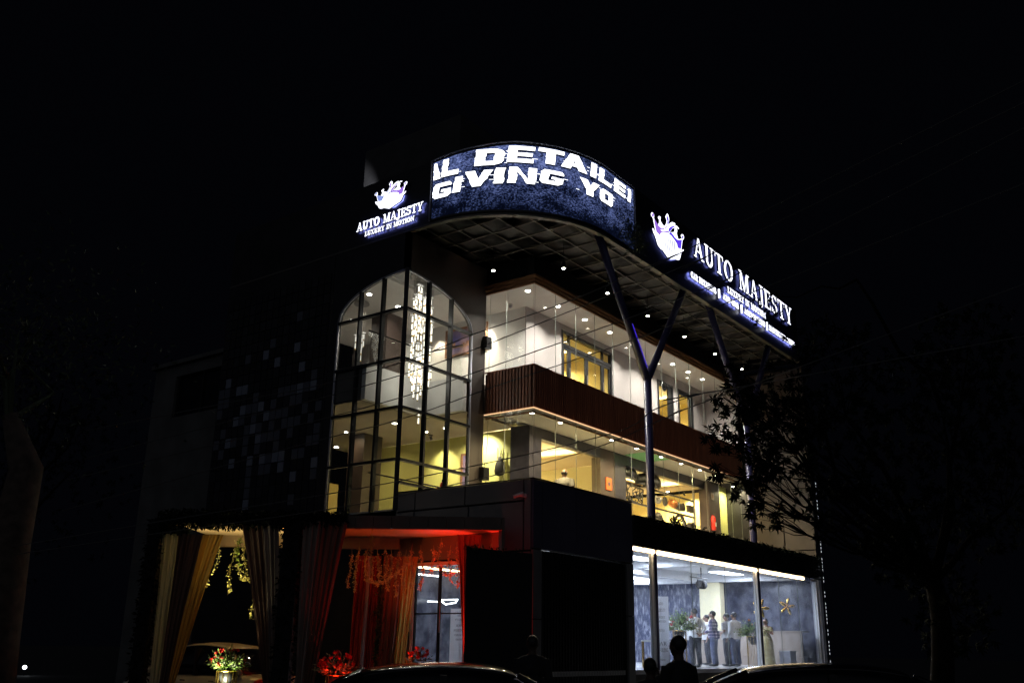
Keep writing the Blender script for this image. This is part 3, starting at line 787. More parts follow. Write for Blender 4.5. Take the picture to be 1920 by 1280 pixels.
for i, x in enumerate((0.21, 1.66, 4.6, 6.2, 7.9, 9.39, 10.89, 12.31)):
    downlight((x, 0.20, Z1 - .001), 'bright round downlight in the middle storey soffit, %s from the glass corner' % ORD[i], G1, 110, (1.0, 0.77, 0.42), 0.07, 150)
GT = 'downlights inside the arched tower'
for i, (x, y, z, pw, r_) in enumerate(((-2.09, 4.65, Z2, 9, .075), (-0.79, 4.68, Z2, 9, .075), (-0.70, 6.81, Z2, 7, .06), (0.57, 6.78, Z2, 7, .06), (0.6, 3.0, Z2, 8, .06))):
    downlight((x, y, z - .001), 'round downlight in the top tower ceiling, %s from the front left' % ORD[i], GT, pw * 3, (1.0, 0.88, 0.72), r_)
for i, (x, y, pw, r_) in enumerate(((-0.88, 4.47, 5, .07), (-0.82, 6.6, 3, .05), (0.66, 8.6, 3, .07), (0.6, 6.59, 3, .05), (0.53, 4.46, 4, .05), (0.45, 3.62, 5, .05))):
    downlight((x, y, 7.939), 'small round downlight in the lower tower ceiling, %s from the front left' % ORD[i], GT, pw * 3, (1.0, 0.74, 0.42), r_)
# room lights behind the glazing
for i, (x, y, z, pw, c) in enumerate(((3.4, 3.6, 7.58, 26, (1.0, .78, .45)), (5.4, 5.4, 7.58, 26, (1.0, .78, .45)), (3.2, 7.0, 7.58, 26, (1.0, .78, .45)), (9.0, 3.4, 7.58, 26, (1.0, .80, .48)), (11.5, 4.2, 7.58, 26, (1.0, .80, .48)), (12.9, 2.6, 7.58, 18, (1.0, .80, .48)), (9.6, 6.4, 7.58, 26, (1.0, .80, .48)),
       (14.9, 0.7, 7.9, 6, (1.0, .84, .5)))):
    downlight((x, y, z), 'warm recessed room light behind the middle storey glazing, %s from the left' % ORD[i], 'recessed lights of the middle storey rooms', pw * 13, c, 0.06)
for i, (x, y) in enumerate(((3.6, 1.85), (5.9, 3.4), (4.0, 5.5), (9.4, 1.8), (12.5, 1.8), (11.0, 4.8))):
    downlight((x, y, 11.38), 'warm recessed room light behind the upper balcony doors, %s from the left' % ORD[i], 'recessed lights of the upper rooms', 120, (1.0, .76, .40), 0.06)

# pendants under the roof
for i, (x, y) in enumerate(((-1.2, 0.60), (-0.2, -1.15), (2.2, -1.15), (4.71, -1.15), (7.3, -1.15), (9.73, -1.15), (12.1, -1.15))):
    t = thing('pendant_lamp', 'small black cylinder pendant with lit bulb under the dark roof, %s from the left' % ORD[i], 'pendant lamp', (x, y, 11.85), 0, 'pendant lamps under the roof overhang')
    bm = newbm(); tube(bm, [(0, 0, .18), (0, 0, .74)], .008, 6); obj('stem', bm, 'dark_metal', t)
    bm = newbm(); lathe(bm, [(.06, 0.0), (.065, .02), (.065, .18), (.02, .20)], n=16); obj('lamp_shade', bm, 'clad_black', t, True)
    bm = newbm(); lathe(bm, [(.052, -.012), (.052, -.002)], n=16); obj('bulb', bm, 'downlight', t)
    d = bpy.data.lights.new('light', 'SPOT'); d.energy = 10; d.color = (1, .9, .78); d.spot_size = 1.2; d.shadow_soft_size = .05
    o = bpy.data.objects.new('light', d); COL.objects.link(o); o.location = (0, 0, -.02); o.parent = t

# wall spots (picture lights / accent spots)
def track_spot(loc, tgt, label, power, col=(1, .85, .6), cone=70, lamp='spotlight'):
    t = thing('wall_spotlight', label, 'spotlight', loc, 0, 'accent spotlights')
    bm = newbm(); box(bm, -.08, .08, -.03, .03, -.03, .0); obj('mount', bm, 'black_plastic', t)
    d = (Vector(tgt) - Vector(loc)).normalized()
    bm = newbm(); tube(bm, [Vector((0, 0, -.07)) - d * .03, Vector((0, 0, -.07)) + d * .09], [.035, .045], 12); obj('lamp_head', bm, 'black_plastic', t, True)
    s = spot(None, (0, 0, 0), (0, 0, -1), power, col, cone, .8, .03); s.parent = t
    s.location = Vector((0, 0, -.07)) + d * .12; s.rotation_euler = d.to_track_quat('-Z', 'Y').to_euler()
    return t
track_spot((0.9, 2.75, Z2 - .02), (1.48, 3.1, 10.5), 'small black spotlight washing the white wall beside the upper picture', 260, (1, .86, .66), 80)
track_spot((0.9, 2.9, 7.92), (1.62, 3.0, 7.1), 'small black spotlight washing the yellow wall above the hanging bag', 260, (1, .86, .6), 120)
track_spot((0.9, 4.6, 7.92), (1.62, 4.6, 6.9), 'small black spotlight on the yellow wall behind the arched glazing', 90, (1, .84, .55), 85)
track_spot((0.95, 4.9, Z2 - .02), (1.48, 4.8, 10.3), 'small black spotlight on the pale wall left of the picture', 100, (1, .80, .6), 80)
track_spot((13.3, 2.1, 7.58), (13.9, 2.0, 7.0), 'small black spotlight washing the yellow wall by the rail display', 220, (1, .86, .6), 85)

# showroom light panels
def light_panel(x, y, lx, ly, label, power):
    t = thing('light_panel', label, 'ceiling light', (x, y, 4.32), 0, 'rounded light panels of the showroom')
    bm = newbm(); r = min(lx, ly) / 2
    def outline(e):
        pts = []
        for cx, cy, a0 in ((lx / 2 - r, ly / 2 - r, 0), (-lx / 2 + r, ly / 2 - r, 90), (-lx / 2 + r, -ly / 2 + r, 180), (lx / 2 - r, -ly / 2 + r, 270)):
            for k in range(7):
                a = math.radians(a0 + 15 * k); pts.append((cx + (r + e) * math.cos(a), cy + (r + e) * math.sin(a)))
        return pts
    prism(bm, outline(0.02), lambda u, v, q: (u, v, q), 0.0, 0.10); obj('housing', bm, 'white_metal', t)
    bm = newbm(); prism(bm, outline(-0.03), lambda u, v, q: (u, v, q), -0.02, -0.002); obj('diffuser', bm, 'panel_white', t)
    bm = newbm()
    for s in (-1, 1): tube(bm, [(s * lx * .3, 0, .10), (s * lx * .3, 0, .13)], .01, 6)
    obj('hanger', bm, 'steel', t)
    d = bpy.data.lights.new('light', 'AREA'); d.shape = 'RECTANGLE'; d.size = lx * .9; d.size_y = ly * .8; d.energy = power * 2.1; d.color = (.74, .84, 1.0)
    o = bpy.data.objects.new('light', d); COL.objects.link(o); o.location = (0, 0, -.03); o.parent = t
for i, (x, y, lx, ly, pw) in enumerate(((12.5, 0.1, 2.2, 0.7, 80), (13.3, 4.4, 2.4, 0.7, 50), (5.4, 0.0, 2.4, 0.7, 80), (11.0, 7.4, 2.0, .7, 50), (9.5, 4.2, 2.4, .7, 60), (3.8, 5.0, 2.4, .7, 50), (8.6, 1.6, 2, .7, 50))):
    light_panel(x, y, lx, ly, 'white rounded light panel on the showroom ceiling, ' + ('above the beige counter', 'far back above the marble', 'nearest the podium', 'furthest back by the rear wall', 'in the middle of the room', 'behind the podium', 'above the queue of men')[i], pw)
tag(obj('glow_line', bx(-3.05, -1.2, 1.28, 1.33, 3.45, 3.49), 'led_warm'), 'upper warm glowing line added behind the entrance glass', 'linear light')  # glowing bars added to imitate light lines reflected in the door glass
tag(obj('glow_line', bx(-3.05, -1.9, 1.55, 1.62, 3.31, 3.34), 'panel_white'), 'short white glowing line added below the warm line inside the entrance', 'linear light')
bm = newbm(); tube(bm, [(-1.30, 2.5, 2.74), (-.85, 2.5, 2.75)], .018, 6); tube(bm, [(-.80, 2.5, 2.80), (-.1, 2.45, 2.84), (-.5, 2.2, 2.74), (-.8, 2.3, 2.68), (-.80, 2.5, 2.80)], .018, 6)
tag(obj('glow_line', bm, 'panel_white'), 'white zigzag glowing line added deeper inside the entrance', 'linear light')
light_panel(-1.6, .2, 1.2, .6, 'white light panel above the entrance lobby', 22)

# ================================================================== SIGNS
def P_front(u, v, t): return (u, -2.5 - t, v)
def P_side(u, v, t): return (-3.5 - t, u, v)      # u runs along +Y (to the left in view)

# serif capitals: list of polygons in a 1 x 1 box
def seg(x0, y0, x1, y1, w0, w1=None):
    w1 = w0 if w1 is None else w1
    return [(x0 - w0 / 2, y0), (x0 + w0 / 2, y0), (x1 + w1 / 2, y1), (x1 - w1 / 2, y1)]
def rc(x0, y0, x1, y1): return [(x0, y0), (x1, y0), (x1, y1), (x0, y1)]
def ring(cx, cy, rx, ry, wx, wy, a0=0, a1=360, n_=16):
    out = []
    for i in range(n_):
        a = math.radians(a0 + (a1 - a0) * i / n_); b = math.radians(a0 + (a1 - a0) * (i + 1) / n_)
        out.append([(cx + rx * math.cos(a), cy + ry * math.sin(a)), (cx + rx * math.cos(b), cy + ry * math.sin(b)),
                    (cx + (rx - wx) * math.cos(b), cy + (ry - wy) * math.sin(b)), (cx + (rx - wx) * math.cos(a), cy + (ry - wy) * math.sin(a))])
    return out
S = 0.055   # serif height
SER = {
 'A': (1.0, [seg(.12, 0, .47, 1, .09), seg(.83, 0, .50, 1, .20, .14), rc(.24, .30, .74, .37), rc(-.03, 0, .26, S), rc(.64, 0, 1.03, S)]),
 'U': (1.0, [rc(.12, .30, .32, 1), rc(.74, .30, .84, 1), rc(0, 1 - S, .44, 1), rc(.60, 1 - S, 1, 1)] + ring(.48, .30, .36, .32, .19, .09, 180, 360, 10)),
 'T': (.9, [rc(.36, 0, .56, 1), rc(0, .93, .92, 1), rc(.20, 0, .72, S), rc(0, .76, .06, .93), rc(.86, .76, .92, .93)]),
 'O': (1.05, ring(.5, .5, .5, .52, .20, .08, 0, 360, 22)),
 'M': (1.25, [rc(.12, 0, .20, 1), seg(.22, 1, .60, 0, .22, .10), seg(.98, 1, .60, 0, .08, .10), rc(.94, 0, 1.14, 1), rc(0, 0, .32, S), rc(.80, 0, 1.27, S), rc(0, 1 - S, .28, 1), rc(.92, 1 - S, 1.27, 1)]),
 'J': (.6, [rc(.26, .10, .46, 1), rc(.10, 1 - S, .62, 1)] + ring(.18, .06, .28, .26, .19, .09, 180, 360, 8)),
 'E': (.85, [rc(.12, 0, .32, 1), rc(0, 0, .82, .08), rc(0, .92, .80, 1), rc(.32, .47, .62, .54), rc(.74, .08, .82, .26), rc(.72, .74, .80, .92), rc(.56, .38, .62, .63)]),
 'S': (.8, ring(.39, .74, .33, .27, .14, .08, 25, 270, 10) + ring(.41, .27, .36, .28, .16, .08, -155, 90, 10) + [rc(.0, 0, .07, .26), rc(.66, .76, .72, 1)]),
 'Y': (.95, [rc(.38, 0, .58, .46), seg(.48, .42, .14, 1, .19), seg(.50, .42, .82, 1, .09), rc(.24, 0, .72, S), rc(-.02, 1 - S, .36, 1), rc(.66, 1 - S, .98, 1)]),
 'L': (.8, [rc(.12, 0, .32, 1), rc(0, 0, .78, .08), rc(0, 1 - S, .44, 1), rc(.70, .08, .78, .28)]),
 'X': (1.0, [seg(.82, 0, .16, 1, .20), seg(.14, 0, .80, 1, .09), rc(0, 0, .30, S), rc(.62, 0, 1, S), rc(0, 1 - S, .38, 1), rc(.66, 1 - S, .96, 1)]),
 'R': (.98, [rc(.12, 0, .32, 1), rc(0, 0, .44, S), rc(0, .93, .45, 1), rc(.32, .48, .45, .55), seg(.84, 0, .46, .50, .22, .18), rc(.80, 0, 1, S)] + ring(.45, .74, .36, .26, .19, .08, -90, 90, 8)),
 'I': (.46, [rc(.14, 0, .34, 1), rc(0, 0, .48, S), rc(0, 1 - S, .48, 1)]),
 'N': (1.02, [rc(.12, 0, .21, 1), rc(.80, 0, .89, 1), seg(.84, 0, .16, 1, .12, .22), rc(0, 0, .33, S), rc(0, 1 - S, .24, 1), rc(.68, 1 - S, 1.02, 1)]),
 'C': (.9, ring(.5, .5, .5, .52, .20, .08, 42, 318, 18) + [rc(.80, .72, .87, .98)]),
 'D': (1.0, [rc(.12, 0, .32, 1), rc(0, 0, .46, .08), rc(0, .92, .46, 1)] + ring(.46, .5, .46, .5, .19, .08, -90, 90, 12)),
 'G': (1.0, ring(.5, .5, .5, .52, .20, .08, 42, 330, 18) + [rc(.72, .1, .92, .44), rc(.60, .42, 1.0, .47)]),
 '-': (.5, [rc(.05, .38, .45, .48)]), '|': (.5, [rc(.20, -.25, .32, 1.2)]),
}
def text_polys(txt, x0, x1, z0, z1, gap=.14, space=.45):
    w = 0
    for ch in txt: w += (space if ch == ' ' else SER[ch][0]) + gap
    w -= gap; k = (x1 - x0) / w; c = 0; out = []
    for ch in txt:
        if ch == ' ': c += space + gap; continue
        ww, ps = SER[ch]
        out.append([[(x0 + (c + p[0]) * k, z0 + p[1] * (z1 - z0)) for p in q] for q in ps]); c += ww + gap
    return out
def lettering(name, parent, txt, x0, x1, z0, z1, P, t0=0.05, t1=0.085, bold=0.0, label=None, halo=0.02, glow='sign_halo_strong'):
    """channel letters standing off the fascia: face + glowing blue back"""
    t = None
    bm = newbm(); e = 0
    for li, polys in enumerate(text_polys(txt, 0, abs(x1 - x0), z0, z1)):
        for q in polys:
            cx = sum(p[0] for p in q) / len(q); cz = sum(p[1] for p in q) / len(q)
            def grow(p, b): 
                dx, dz = p[0] - cx, p[1] - cz; L = math.hypot(dx, dz) or 1
                return (x0 + (p[0] + dx / L * b) * (1 if x1 > x0 else -1), p[1] + dz / L * b)
            e = (e + 1) % 7
            prism(bm, [grow(p, bold) for p in q], P, t0 - e * .0011, t1 + e * .0011, 0, 1, 2)
    o = obj(name, bm, ['sign_white', 'sign_side', glow], parent, label=label)
    return o

# crown emblem: silhouette, violet and blue fields, grey accents (u rightward on the street front, v upward)
CW = [[(0.01, 0.428), (0.037, 0.432), (0.09, 0.395), (0.138, 0.39), (0.235, 0.38), (0.244, 0.423), (0.281, 0.466), (0.486, 0.563), (0.572, 0.545), (0.686, 0.502), (0.757, 0.456), (0.782, 0.378), (0.888, 0.403), (0.933, 0.404), (0.989, 0.451), (0.986, 0.404), (0.929, 0.347), (0.905, 0.316), (0.877, 0.232), (0.842, 0.157), (0.796, 0.125), (0.721, 0.106), (0.498, 0.013), (0.47, 0.019), (0.305, 0.107), (0.249, 0.105), (0.181, 0.13), (0.148, 0.163), (0.117, 0.244), (0.079, 0.303), (0.034, 0.358)], [(0.034, 0.654), (-0.013, 0.673), (-0.023, 0.707), (0.004, 0.755), (0.039, 0.769), (0.073, 0.747), (0.075, 0.709), (0.064, 0.665), (0.101, 0.63), (0.182, 0.583), (0.287, 0.572), (0.376, 0.641), (0.445, 0.736), (0.471, 0.824), (0.456, 0.856), (0.431, 0.879), (0.464, 0.946), (0.495, 0.989), (0.523, 0.977), (0.546, 0.923), (0.55, 0.88), (0.525, 0.797), (0.526, 0.757), (0.588, 0.834), (0.649, 0.88), (0.724, 0.898), (0.756, 0.879), (0.677, 0.844), (0.615, 0.792), (0.561, 0.74), (0.582, 0.731), (0.522, 0.69), (0.493, 0.564), (0.281, 0.459), (0.244, 0.413), (0.235, 0.375), (0.138, 0.39), (0.104, 0.402), (0.075, 0.504), (0.052, 0.599)], [(0.199, 0.768), (0.228, 0.793), (0.268, 0.804), (0.276, 0.764), (0.26, 0.731), (0.293, 0.683), (0.376, 0.651), (0.33, 0.592), (0.272, 0.563), (0.189, 0.582), (0.223, 0.648), (0.227, 0.719), (0.197, 0.733)], [(0.561, 0.735), (0.615, 0.787), (0.706, 0.844), (0.797, 0.869), (0.863, 0.847), (0.847, 0.828), (0.78, 0.83), (0.718, 0.794), (0.641, 0.735), (0.577, 0.648), (0.531, 0.6), (0.494, 0.571), (0.522, 0.69)], [(0.717, 0.773), (0.751, 0.804), (0.793, 0.806), (0.798, 0.758), (0.777, 0.707), (0.791, 0.654), (0.818, 0.596), (0.84, 0.597), (0.918, 0.645), (0.951, 0.692), (0.918, 0.696), (0.924, 0.739), (0.964, 0.771), (1.01, 0.771), (1.022, 0.726), (1.004, 0.676), (0.967, 0.648), (0.942, 0.545), (0.91, 0.398), (0.781, 0.373), (0.757, 0.456), (0.658, 0.518), (0.501, 0.57), (0.539, 0.604), (0.651, 0.657), (0.705, 0.691), (0.718, 0.738)]]
CV = [[(0.068, 0.647), (0.189, 0.572), (0.286, 0.557), (0.374, 0.606), (0.466, 0.722), (0.506, 0.747), (0.433, 0.645), (0.343, 0.556), (0.242, 0.51), (0.312, 0.506), (0.37, 0.535), (0.489, 0.614), (0.493, 0.57), (0.282, 0.471), (0.249, 0.43), (0.228, 0.384), (0.125, 0.403), (0.101, 0.478), (0.072, 0.58)], [(0.058, 0.725), (0.051, 0.697), (0.036, 0.674), (0.019, 0.665), (0.006, 0.673), (0.001, 0.695), (0.008, 0.723), (0.023, 0.745), (0.04, 0.754), (0.053, 0.746)]]
CB = [[(0.492, 0.941), (0.514, 0.906), (0.521, 0.86), (0.501, 0.754), (0.473, 0.747), (0.489, 0.823), (0.469, 0.863)], [(0.524, 0.681), (0.583, 0.746), (0.675, 0.809), (0.75, 0.835), (0.642, 0.748), (0.555, 0.637), (0.501, 0.578)], [(0.509, 0.572), (0.583, 0.623), (0.648, 0.598), (0.705, 0.571), (0.778, 0.558), (0.87, 0.593), (0.936, 0.638), (0.914, 0.531), (0.888, 0.41), (0.793, 0.385), (0.769, 0.462), (0.701, 0.509), (0.601, 0.55)], [(0.991, 0.721), (0.985, 0.699), (0.973, 0.681), (0.958, 0.674), (0.947, 0.681), (0.944, 0.698), (0.95, 0.72), (0.963, 0.738), (0.977, 0.746), (0.988, 0.739)]]
CG = [[(0.139, 0.26), (0.242, 0.237), (0.24, 0.207), (0.158, 0.23)], [(0.169, 0.173), (0.265, 0.141), (0.257, 0.128), (0.182, 0.15)], [(0.764, 0.21), (0.881, 0.294), (0.872, 0.265), (0.77, 0.193)], [(0.746, 0.147), (0.845, 0.203), (0.829, 0.175), (0.752, 0.13)], [(0.319, 0.382), (0.329, 0.387), (0.349, 0.162), (0.339, 0.157)], [(0.377, 0.398), (0.387, 0.403), (0.406, 0.169), (0.395, 0.164)], [(0.435, 0.415), (0.445, 0.42), (0.463, 0.177), (0.453, 0.172)], [(0.493, 0.431), (0.503, 0.436), (0.521, 0.185), (0.51, 0.18)], [(0.552, 0.448), (0.562, 0.453), (0.579, 0.192), (0.569, 0.187)], [(0.611, 0.465), (0.621, 0.47), (0.637, 0.2), (0.627, 0.195)], [(0.67, 0.482), (0.681, 0.487), (0.696, 0.208), (0.686, 0.203)]]
def crown(parent, P, u0, u1, v0, v1, sky=False):
    T = lambda pts: [(u0 + a * (u1 - u0), v0 + b * (v1 - v0)) for a, b in pts]
    def lay(name, mat, polys, t0, t1, e0=0):
        bm = newbm(); e = e0
        for q in polys: e += 1; prism(bm, T(q), P, t0 - e * .0012, t1 + e * .0012, 0, 1)
        return obj(name, bm, [mat, 'sign_side'], parent)
    lay('crown_face', 'sign_white', CW, .06, .10)
    lay('crown_violet', 'sign_sky' if sky else 'sign_violet', CV, .108, .114)
    lay('crown_blue', 'sign_violet' if sky else 'sign_blue', CB, .108, .114, 3)
    lay('crown_accents', 'sign_grey', CG, .108, .114)
    bm = newbm(); prism(bm, T([(.12, .36), (.30, .18), (.52, .06), (.62, .05), (.86, .18), (.90, .38), (.70, .60), (.30, .62)]), P, .02, .04); obj('halo_light', bm, 'sign_halo', parent)

sg = thing('shop_sign', 'large glowing crown logo and AUTO MAJESTY letters on the long street fascia', 'sign', (0, 0, 0))
lettering('main_lettering', sg, 'AUTO MAJESTY', 5.34, 13.95, 13.82, 14.55, P_front, bold=.002, glow='sign_halo')
lettering('slogan_lettering', sg, 'LUXURY IN MOTION', 7.86, 11.20, 13.34, 13.55, P_front, bold=.024)
lettering('service_lettering', sg, 'CAR DETAILING', 5.03, 6.88, 12.98, 13.16, P_front, bold=.028)
lettering('service_lettering', sg, 'ADD-ONS', 7.44, 8.70, 12.98, 13.16, P_front, bold=.028)
lettering('service_lettering', sg, 'ACCESSORIES', 9.21, 11.05, 12.98, 13.16, P_front, bold=.028)
lettering('service_lettering', sg, 'MAINTENANCE SERICE'.replace('SERICE', 'STUDIO'), 11.48, 14.02, 12.98, 13.16, P_front, bold=.028)
for u in (7.13, 8.98, 11.27):
    bm = newbm(); prism(bm, rc(u - .025, 12.91, u + .025, 13.22), P_front, .06, .11); obj('divider', bm, 'sign_white', sg)
crown(sg, P_front, 2.45, 4.55, 13.05, 14.62)
sg2 = thing('shop_sign', 'smaller glowing crown logo and AUTO MAJESTY letters on the side fascia above the arch', 'sign', (0, 0, 0))
lettering('main_lettering', sg2, 'AUTO MAJESTY', 3.78, 1.24, 12.99, 13.24, P_side, bold=.014, halo=.03)
lettering('slogan_lettering', sg2, 'LUXURY IN MOTION', 3.44, 1.54, 12.76, 12.895, P_side, bold=.010, halo=.03)
crown(sg2, P_side, 3.10, 1.88, 13.36, 14.24, True)

# ---- curved video wall
vw = thing('video_wall', 'curved video screen on the rounded roof corner showing broken white words', 'screen', (0, 0, 0))
def rim(s): return 14.43 + .26 * min(1.0, max(0.0, s) / 2.4)
obj('cabinet', strip(-0.02, 7.02, 60, 12.60, 14.6, -0.10, 0.03, ztop=lambda s: rim(s) - .03), 'clad_black', vw)
obj('display', strip(0.06, 6.94, 60, 12.66, 14.5, 0.032, 0.045, ztop=lambda s: rim(s) - .10), 'screen_image', vw)
bm = newbm(); tube(bm, [arc_pt(7.0 * i / 60, 0.04) + Vector((0, 0, rim(7.0 * i / 60))) for i in range(61)], .02, 8); obj('frame_tube', bm, 'pale_metal', vw, True)
for s_, zb in ((-.01, 12.6), (7.01, 12.6)):
    bm = newbm(); p = arc_pt(s_, 0.05); tube(bm, [p + Vector((0, 0, zb)), p + Vector((0, 0, rim(s_)))], .022, 8); obj('frame_tube', bm, 'pale_metal', vw, True)
# bold wide letters
q_ = .28
BL = {
 'L': [rc(0, 0, q_ + .06, 1), rc(0, 0, 1, .26)],
 'I': [rc(0, 0, 1, 1)],
 'E': [rc(0, 0, .36, 1), rc(.36, 0, 1, .23), rc(.36, .39, .93, .60), rc(.36, .77, 1, 1)],
 'T': [rc(.32, 0, .68, .78), rc(0, .76, 1, 1)],
 'D': [rc(0, 0, .36, 1), rc(.36, 0, .70, .24), rc(.36, .76, .70, 1), [(.70, 0), (.92, .10), (1, .28), (.66, .28), (.66, .24)], [(.66, .28), (1, .28), (1, .74), (.66, .74)], [(.66, .74), (1, .74), (.90, .92), (.70, 1)]],
 'O': [rc(0, .16, .34, .84), rc(.66, .16, 1, .84), [(.12, 0), (.88, 0), (1, .17), (.62, .25), (.38, .25), (0, .17)], [(0, .83), (.38, .75), (.62, .75), (1, .83), (.88, 1), (.12, 1)]],
 'G': [rc(0, .16, .34, .84), [(.12, 0), (.80, 0), (1, .17), (.62, .25), (.38, .25), (0, .17)], [(0, .83), (.38, .75), (1, .75), (1, .86), (.88, 1), (.12, 1)], rc(.66, .16, 1, .52), rc(.48, .38, .66, .54)],
 'N': [rc(0, 0, .30, 1), rc(.70, 0, 1, 1), [(.30, 1), (.16, 1), (.70, 0), (.84, 0)]],
 'V': [[(.36, 0), (.66, 0), (.36, 1), (0, 1)], [(.40, 0), (.66, 0), (1, 1), (.68, 1)]],
 'A': [[(0, 0), (.34, 0), (.60, 1), (.34, 1)], [(.66, 0), (1, 0), (.66, 1), (.40, 1)], rc(.28, .20, .74, .42)],
 'Y': [rc(.34, 0, .68, .46), [(.30, .40), (.62, .40), (.36, 1), (0, 1)], [(.40, .40), (.70, .40), (1, 1), (.66, 1)]],
 'a': [[(.25, 0), (1, 0), (.52, 1), (.25, 1)]],
}
def clip_poly(poly, axis, lo, hi):
    def cut(pts, val, keep_ge):
        out = []
        for i in range(len(pts)):
            a, b = pts[i], pts[(i + 1) % len(pts)]
            ia = (a[axis] >= val) if keep_ge else (a[axis] <= val); ib = (b[axis] >= val) if keep_ge else (b[axis] <= val)
            if ia: out.append(a)
            if ia != ib:
                t = (val - a[axis]) / (b[axis] - a[axis]); out.append((a[0] + t * (b[0] - a[0]), a[1] + t * (b[1] - a[1])))
        return out
    p = cut(poly, lo, True)
    return cut(p, hi, False) if len(p) > 2 else []
rg = random.Random(11)
def led_word(name, letters, slant=.10):
    bm = newbm(); sh = newbm(); e = 0
    def put(b_, q, off, mi=0):
        q = clip_poly(q, 0, .07, 6.92)
        if len(q) < 3: return
        smin = min(p[0] for p in q); smax = max(p[0] for p in q)
        k0 = math.floor(smin / .14)
        while k0 * .14 < smax:
            c = clip_poly(q, 0, k0 * .14, (k0 + 1) * .14)
            if len(c) > 2:
                a_ = [b_.verts.new(arc_pt(u, off) + Vector((0, 0, v))) for u, v in c]; bk = [b_.verts.new(arc_pt(u, off - .004) + Vector((0, 0, v))) for u, v in c]
                try: b_.faces.new(a_); b_.faces.new(bk[::-1])
                except ValueError: pass
                for i in range(len(a_)): b_.faces.new((a_[i], bk[i], bk[(i + 1) % len(a_)], a_[(i + 1) % len(a_)]))
            k0 += 1
    for ch, s0, s1, z0, z1 in letters:
        cuts = [0] + sorted(rg.uniform(.08, .92) for _ in range(7)) + [1]
        shifts = [rg.choice([0, 0, 0, .012, -.012, .03, -.025]) for _ in cuts]
        for q in BL[ch]:
            e = (e + 1) % 5
            for j in range(len(cuts) - 1):
                c = clip_poly([(p[0], p[1]) for p in q], 1, cuts[j], cuts[j + 1])
                if len(c) < 3: continue
                def mp2(p, dz=0.0, dx=0.0):
                    sl = slant if ch not in 'aA' else 0
                    return (s0 + p[0] * (s1 - s0) + (p[1] - .5) * sl + shifts[j] * .6 + dx, z0 + p[1] * (z1 - z0) + dz)
                put(bm, [mp2(p) for p in c], .062 + e * .0012)
                put(sh, [mp2(p, -.045, .012) for p in c], .0475 + e * .0006 + .003)
        # torn streaks
        for _ in range(2):
            zz = rg.uniform(z0 + .05, z1 - .05); L_ = rg.uniform(.05, .16); ss = s0 - L_ if rg.random() < .5 else s1
            put(bm, [(ss, zz), (ss + L_, zz), (ss + L_, zz + .008), (ss, zz + .008)], .0585)
    o = obj(name, bm, 'led_letter', vw); obj(name + '_shadow', sh, 'led_shadow', vw)
led_word('upper_words', [('a', .02, .33, 13.80, 14.29), ('L', .38, .90, 13.82, 14.33), ('D', 1.36, 2.14, 13.97, 14.45), ('E', 2.23, 2.94, 14.05, 14.54), ('T', 3.04, 3.78, 14.10, 14.56), ('A', 3.70, 4.56, 14.11, 14.57), ('I', 4.70, 4.92, 14.10, 14.54), ('L', 5.05, 5.66, 14.09, 14.52), ('E', 5.82, 6.45, 14.09, 14.51), ('I', 6.60, 6.76, 14.08, 14.50)], .06)
led_word('lower_words', [('G', .10, .68, 13.21, 13.64), ('I', .76, .98, 13.27, 13.72), ('V', 1.05, 1.82, 13.36, 13.82), ('I', 1.88, 2.14, 13.41, 13.87), ('N', 2.25, 2.99, 13.43, 13.90), ('G', 3.11, 3.77, 13.50, 13.92), ('Y', 4.28, 5.03, 13.49, 13.94), ('O', 5.08, 5.71, 13.50, 13.90)], .06)

# rooftop floodlight on the stair room
fl = thing('floodlight', 'small rooftop floodlight lighting the stair room wall', 'floodlight', (-3.0, 5.2, 13.65))
bm = newbm(); box(bm, -.1, .1, -.12, .12, .1, .3); obj('housing', bm, 'black_plastic', fl)
bm = newbm(); box(bm, .101, .106, -.1, .1, .12, .28); obj('lens', bm, 'lamp_lens', fl)
bm = newbm(); box(bm, -.02, .02, -.08, .08, 0, .1); obj('bracket', bm, 'dark_metal', fl)
s_ = spot(fl, (.15, 0, .25), (2.0, 1.15, 2.3), 420, (.9, .9, 1.0), 30, .7, .05)

# ================================================================== CHANDELIER
def chandelier(cx, cy, ztop, items, rad, label, mat='crystal', small=0):
    t = thing('chandelier', label, 'chandelier', (cx, cy, ztop))
    r_ = random.Random(5)
    bm = newbm(); lathe(bm, [(rad + .08, -.04), (rad + .08, 0)], n=24); obj('canopy_plate', bm, 'steel', t)
    wb = newbm(); cb = newbm(); sb = newbm(); gb = newbm()
    for k in range(items):
        a = k * 2.399; r2 = rad * math.sqrt((k + .5) / items); x, y = r2 * math.cos(a), r2 * math.sin(a)
        if k % 2: z = -r_.triangular(.25, 1.9, .8)
        else: z = -r_.triangular(1.9, 3.4, 2.5)
        if small: z = -r_.uniform(.9, 1.5)
        elif k == 0: z = -3.95
        tube(wb, [(x, y, -.04), (x, y, z)], .0035, 4)
        for q in (0, 1):
            zz = z - q * .22
            tube(cb, [(x, y, zz - .02), (x, y, zz - .18)], .019, 8)
            tube(gb, [(x, y, zz - .181), (x, y, zz - .215)], .021, 8)
        for p in range(5):   # star flower on top
            an = 2 * PI * p / 5 + k
            d = Vector((math.cos(an), math.sin(an), .35)); leafquad(sb, (x, y, z + .01), d, (0, 0, 1), .10, .045)
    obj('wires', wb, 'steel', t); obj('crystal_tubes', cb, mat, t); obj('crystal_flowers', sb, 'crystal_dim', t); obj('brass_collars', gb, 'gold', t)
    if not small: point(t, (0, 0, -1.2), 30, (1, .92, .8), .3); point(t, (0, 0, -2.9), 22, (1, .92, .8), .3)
    return t
chandelier(-2.19, 2.34, 11.75, 92, .31, 'tall cascading crystal chandelier hanging through the arched tower')
